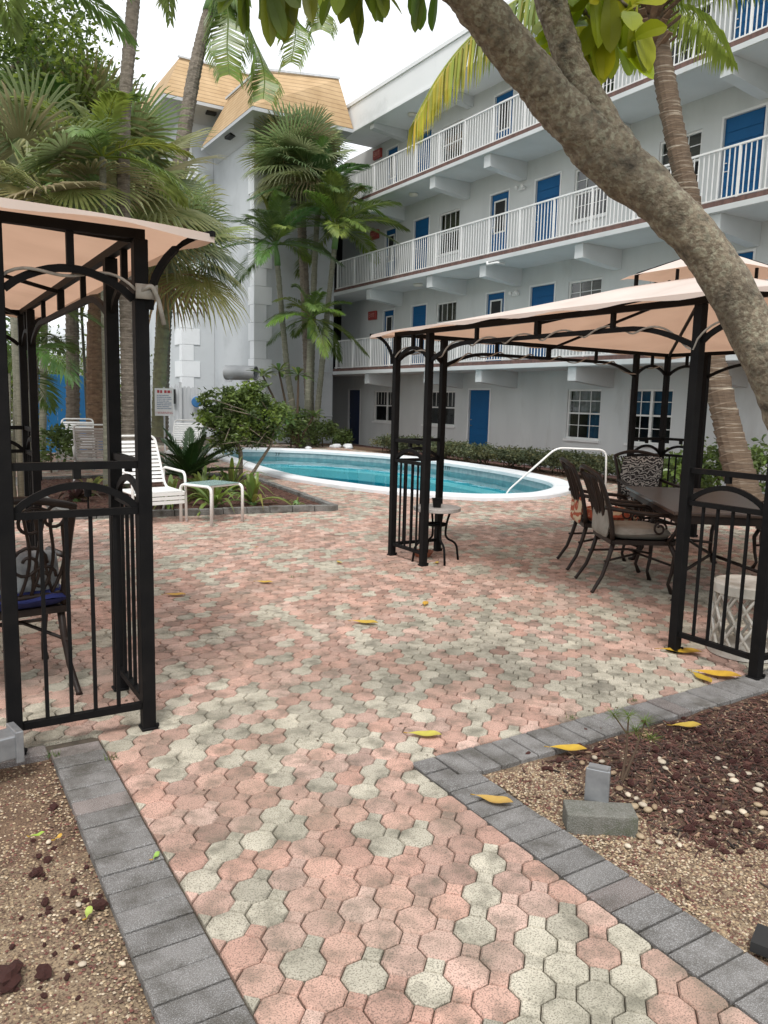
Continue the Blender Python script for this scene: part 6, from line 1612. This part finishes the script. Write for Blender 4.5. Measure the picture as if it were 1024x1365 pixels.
for px, py in ((793,1008),(803,1013),(778,1015),(785,1022),(800,1022),(812,1030),(818,1032),(855,1078),(848,1066),(858,1072),(862,1082),(846,1078),(850,1090),(872,1080),(888,1085),(905,1088),(848,1105),(855,1117),(872,1062),(878,1012),(884,1020),(888,1027),(973,1038),(965,1042),(980,1048),(998,1040),(1012,1050),(1008,1058),(1010,1075),(953,1088),(972,1088),(950,1093),(990,1085),(996,1090),(982,1110),(1012,1105),(915,1020),(957,1010),(968,1027),(904,1130),(892,1137),(835,1130),(880,1128),(820,1085),(828,1090),(832,1098),(1020,1085),(838,1062),(826,1056)):
    rock('pebble', px+r.uniform(-2,2), py+r.uniform(-2,2), r.uniform(.011,.021), 'smooth pale pebble on the red mulch beside the path', 'pebble', 'pale pebbles on the mulch bed', -.01)
for px, py in ((163,1290),(65,1125),(105,1210),(110,1292)): rock('pebble', px, py, .012, 'pale pebble on the left gravel', 'pebble', 'pale pebbles on the left gravel', -.03)
# brick block with grey socket box
bk = thing('concrete_block', 'mossy dark concrete block lying beside the path', 'block', (2.075,1.835,-.025), -.62)
mb = MB(); mb.box(-.125,.125,-.055,.055,0,.085); part('body', mb, M['grey_block'], bk, bevel=.006)
ob = thing('socket_box', 'grey metal weatherproof socket box standing behind the concrete block', 'socket', (2.135,1.905,-.03), -.95)
mb = MB(); mb.box(-.040,.040,-.026,.026,0,.205); part('body', mb, M['metal_box'], ob, bevel=.004)
mb = MB(); mb.box(-.044,.044,-.040,-.0275,.08,.210); part('cover', mb, M['metal_box'], ob, bevel=.004)
mb = MB(); mb.box(-.036,.036,-.038,-.005,.2105,.217); part('hinge', mb, M['metal_box'], ob)
lb = thing('floodlight', 'weathered metal floodlight box beside the left gazebo foot', 'lamp', (.235,3.25,-.03), .2)
mb = MB(); mb.box(-.09,.07,-.05,.05,.10,.20); part('housing', mb, M['metal_box'], lb, bevel=.008)
mb = MB(); mb.box(.055,.085,-.06,.06,.085,.215); part('rim', mb, M['metal_box'], lb, bevel=.004)
mb = MB(); mb.box(-.02,.0,-.015,.015,0,.1); part('stake', mb, M['black'], lb)
mb = MB(); mb.box(-.05,.05,-.035,.035,0,.03); solo('dark_tile', mb, M['ink_black'], 'dark flat object half out of the picture on the right gravel', 'tile', tuple(at(1022,1262,Z=-.0)), world=False, rotz=.4)
# seedling
b = at(828,1046,Z=-.02)
t = thing('seedling', 'spindly seedling with feathery green tips behind the socket box', 'plant', tuple(b)); mb = MB(); lf = MB()
tips = [at(838,955,Y=b.y+.02),at(860,962,Y=b.y-.02),at(818,953,Y=b.y+.05)]
for tpp in tips[:2]: mb.tube([b, b.lerp(tpp,.5)+Vector((.01,0,0)), tpp],[.006,.005,.003],6)
mb.tube([b.lerp(tips[0],.75), tips[2]],[.004,.002],5); mb.tube([b+Vector((.02,0,0)), at(850,990,Y=b.y)],[.004,.002],5)
for tpp in tips+[at(848,975,Y=b.y),at(868,985,Y=b.y)]:
    for k in range(60):
        a = r.uniform(0,2*PI); e = r.uniform(-.3,1.0); d = Vector((math.cos(a)*math.cos(e),math.sin(a)*math.cos(e),math.sin(e))); p = tpp+d*r.uniform(0,.02)
        l = r.uniform(.03,.06); s = d.cross(UP).normalized()*.0016
        lf.add([p-s,p+s,p+d*l-UP*.006],[(0,1,2)],jit(r,.25))
part('stem', mb, M['twig'], t, world=True); part('leaves', lf, M['leaf_tree'], t, world=True)
# weeds in the joints
for k, (px, py) in enumerate(((845,935),(70,1000+8),(148,1012),(390,770),(760,958))):
    p = at(px,py,Z=0); lf = MB()
    for q in range(24):
        a = r.uniform(0,2*PI); e = r.uniform(.2,1.3); d = Vector((math.cos(a)*math.cos(e),math.sin(a)*math.cos(e),math.sin(e))); s = d.cross(UP).normalized()*.002; l = r.uniform(.012,.035); o_ = Vector((r.uniform(-.03,.03),r.uniform(-.015,.015),0))
        lf.add([p+o_-s,p+o_+s,p+o_+d*l],[(0,1,2)],jit(r,.25))
    solo('weed', lf, M['leaf_shrub'], ['weed tuft on the gazebo edging behind the seedling','weed tuft at the left gazebo foot','weed tuft in the joint by the left path corner','weed tuft in the middle paving joints','weed tuft on the edging by the yellow leaf'][k], 'weed', tuple(p))
# dark leaf crumbs on the paving: countless
V = []; Fc = []
for k in range(420):
    y = 2.2+12*r.random()**1.5; x = r.uniform(.8, 8); 
    if not paver_area(x,y): continue
    s = r.uniform(.004,.013); a = r.uniform(0,6.28); n = len(V)*4
    V.append(np.array([(x+s*math.cos(a+q)*(1 if i%2 else .5), y+s*math.sin(a+q)*(1 if i%2 else .5), .004+.003*(i==0)) for i, q in enumerate((0,PI/2,PI,3*PI/2))])); Fc.append(np.array([(0,1,2),(0,2,3)])+n)
mb = MB(); mb.arrays(np.concatenate(V), np.concatenate(Fc)); struct('leaf_litter', mb, M['twig'], kind='stuff')
# neighbouring house seen through the trunks
nh = thing('neighbour_house', 'white house with grey roof glimpsed between the palm trunks', 'building', (5.5,36,-.1))
mb = MB(); mb.box(3,9,36,44,-.2,3.2); part('wall', mb, M['wall'], nh, world=True)
mb = MB(); mb.add([(2.6,35.6,3.1),(9.4,35.6,3.1),(9.4,44.4,3.1),(2.6,44.4,3.1),(4,40,4.6),(8,40,4.6)],[(0,1,5,4),(1,2,5),(2,3,4,5),(3,0,4),(3,2,1,0)]); part('roof', mb, M['soffit'], nh, world=True)
for x in (4.2,6.4):
    mb = MB(); mb.box(x,x+1,35.95,35.995,1,2.1); part('window', mb, M['dark'], nh, world=True)

# ---------------------------------------------------------------- sky, sun, view
SUN_EL, SUN_AZ = math.radians(58), math.radians(215)   # azimuth from +Y clockwise
w = bpy.data.worlds.new('World'); SC.world = w; w.use_nodes = True; nt = w.node_tree; nt.nodes.clear(); N = nt.nodes.new; L = nt.links.new
out = N('ShaderNodeOutputWorld'); bg = N('ShaderNodeBackground'); sky = N('ShaderNodeTexSky'); sky.sky_type = 'NISHITA'; sky.sun_disc = False
sky.sun_elevation = SUN_EL; sky.sun_rotation = SUN_AZ; sky.air_density = 1.0; sky.dust_density = 4; sky.ozone_density = 1
tc = N('ShaderNodeTexCoord'); nz = N('ShaderNodeTexNoise'); nz.inputs['Scale'].default_value = 2.5; nz.inputs['Detail'].default_value = 8; L(tc.outputs['Generated'], nz.inputs['Vector'])
rp = N('ShaderNodeValToRGB'); rp.color_ramp.elements[0].position = .3; rp.color_ramp.elements[0].color = (.80,.80,.80,1); rp.color_ramp.elements[1].position = .7; rp.color_ramp.elements[1].color = (.97,.97,.97,1)
L(nz.outputs['Fac'], rp.inputs['Fac'])
mx = N('ShaderNodeMix'); mx.data_type = 'RGBA'; L(rp.outputs['Color'], mx.inputs[0]); L(sky.outputs['Color'], mx.inputs[6]); mx.inputs[7].default_value = (9.2,9.4,9.6,1)
L(mx.outputs[2], bg.inputs['Color']); bg.inputs['Strength'].default_value = .085; L(bg.outputs['Background'], out.inputs['Surface'])
sd = bpy.data.lights.new('sun', 'SUN'); sd.energy = 1.5; sd.angle = math.radians(14); sd.color = (1,.975,.94); so = bpy.data.objects.new('sun', sd); COL.objects.link(so)
dv = Vector((math.sin(SUN_AZ)*math.cos(SUN_EL), math.cos(SUN_AZ)*math.cos(SUN_EL), math.sin(SUN_EL)))
so.rotation_euler = (-dv).to_track_quat('-Z','Y').to_euler()
vs = SC.view_settings; vs.view_transform = 'Standard'; vs.look = 'None'; vs.gamma = 1; vs.use_curve_mapping = False; vs.exposure = 0.86
SC.cycles.max_bounces = 8; SC.cycles.transparent_max_bounces = 12; SC.cycles.diffuse_bounces = 4; SC.cycles.use_denoising = True
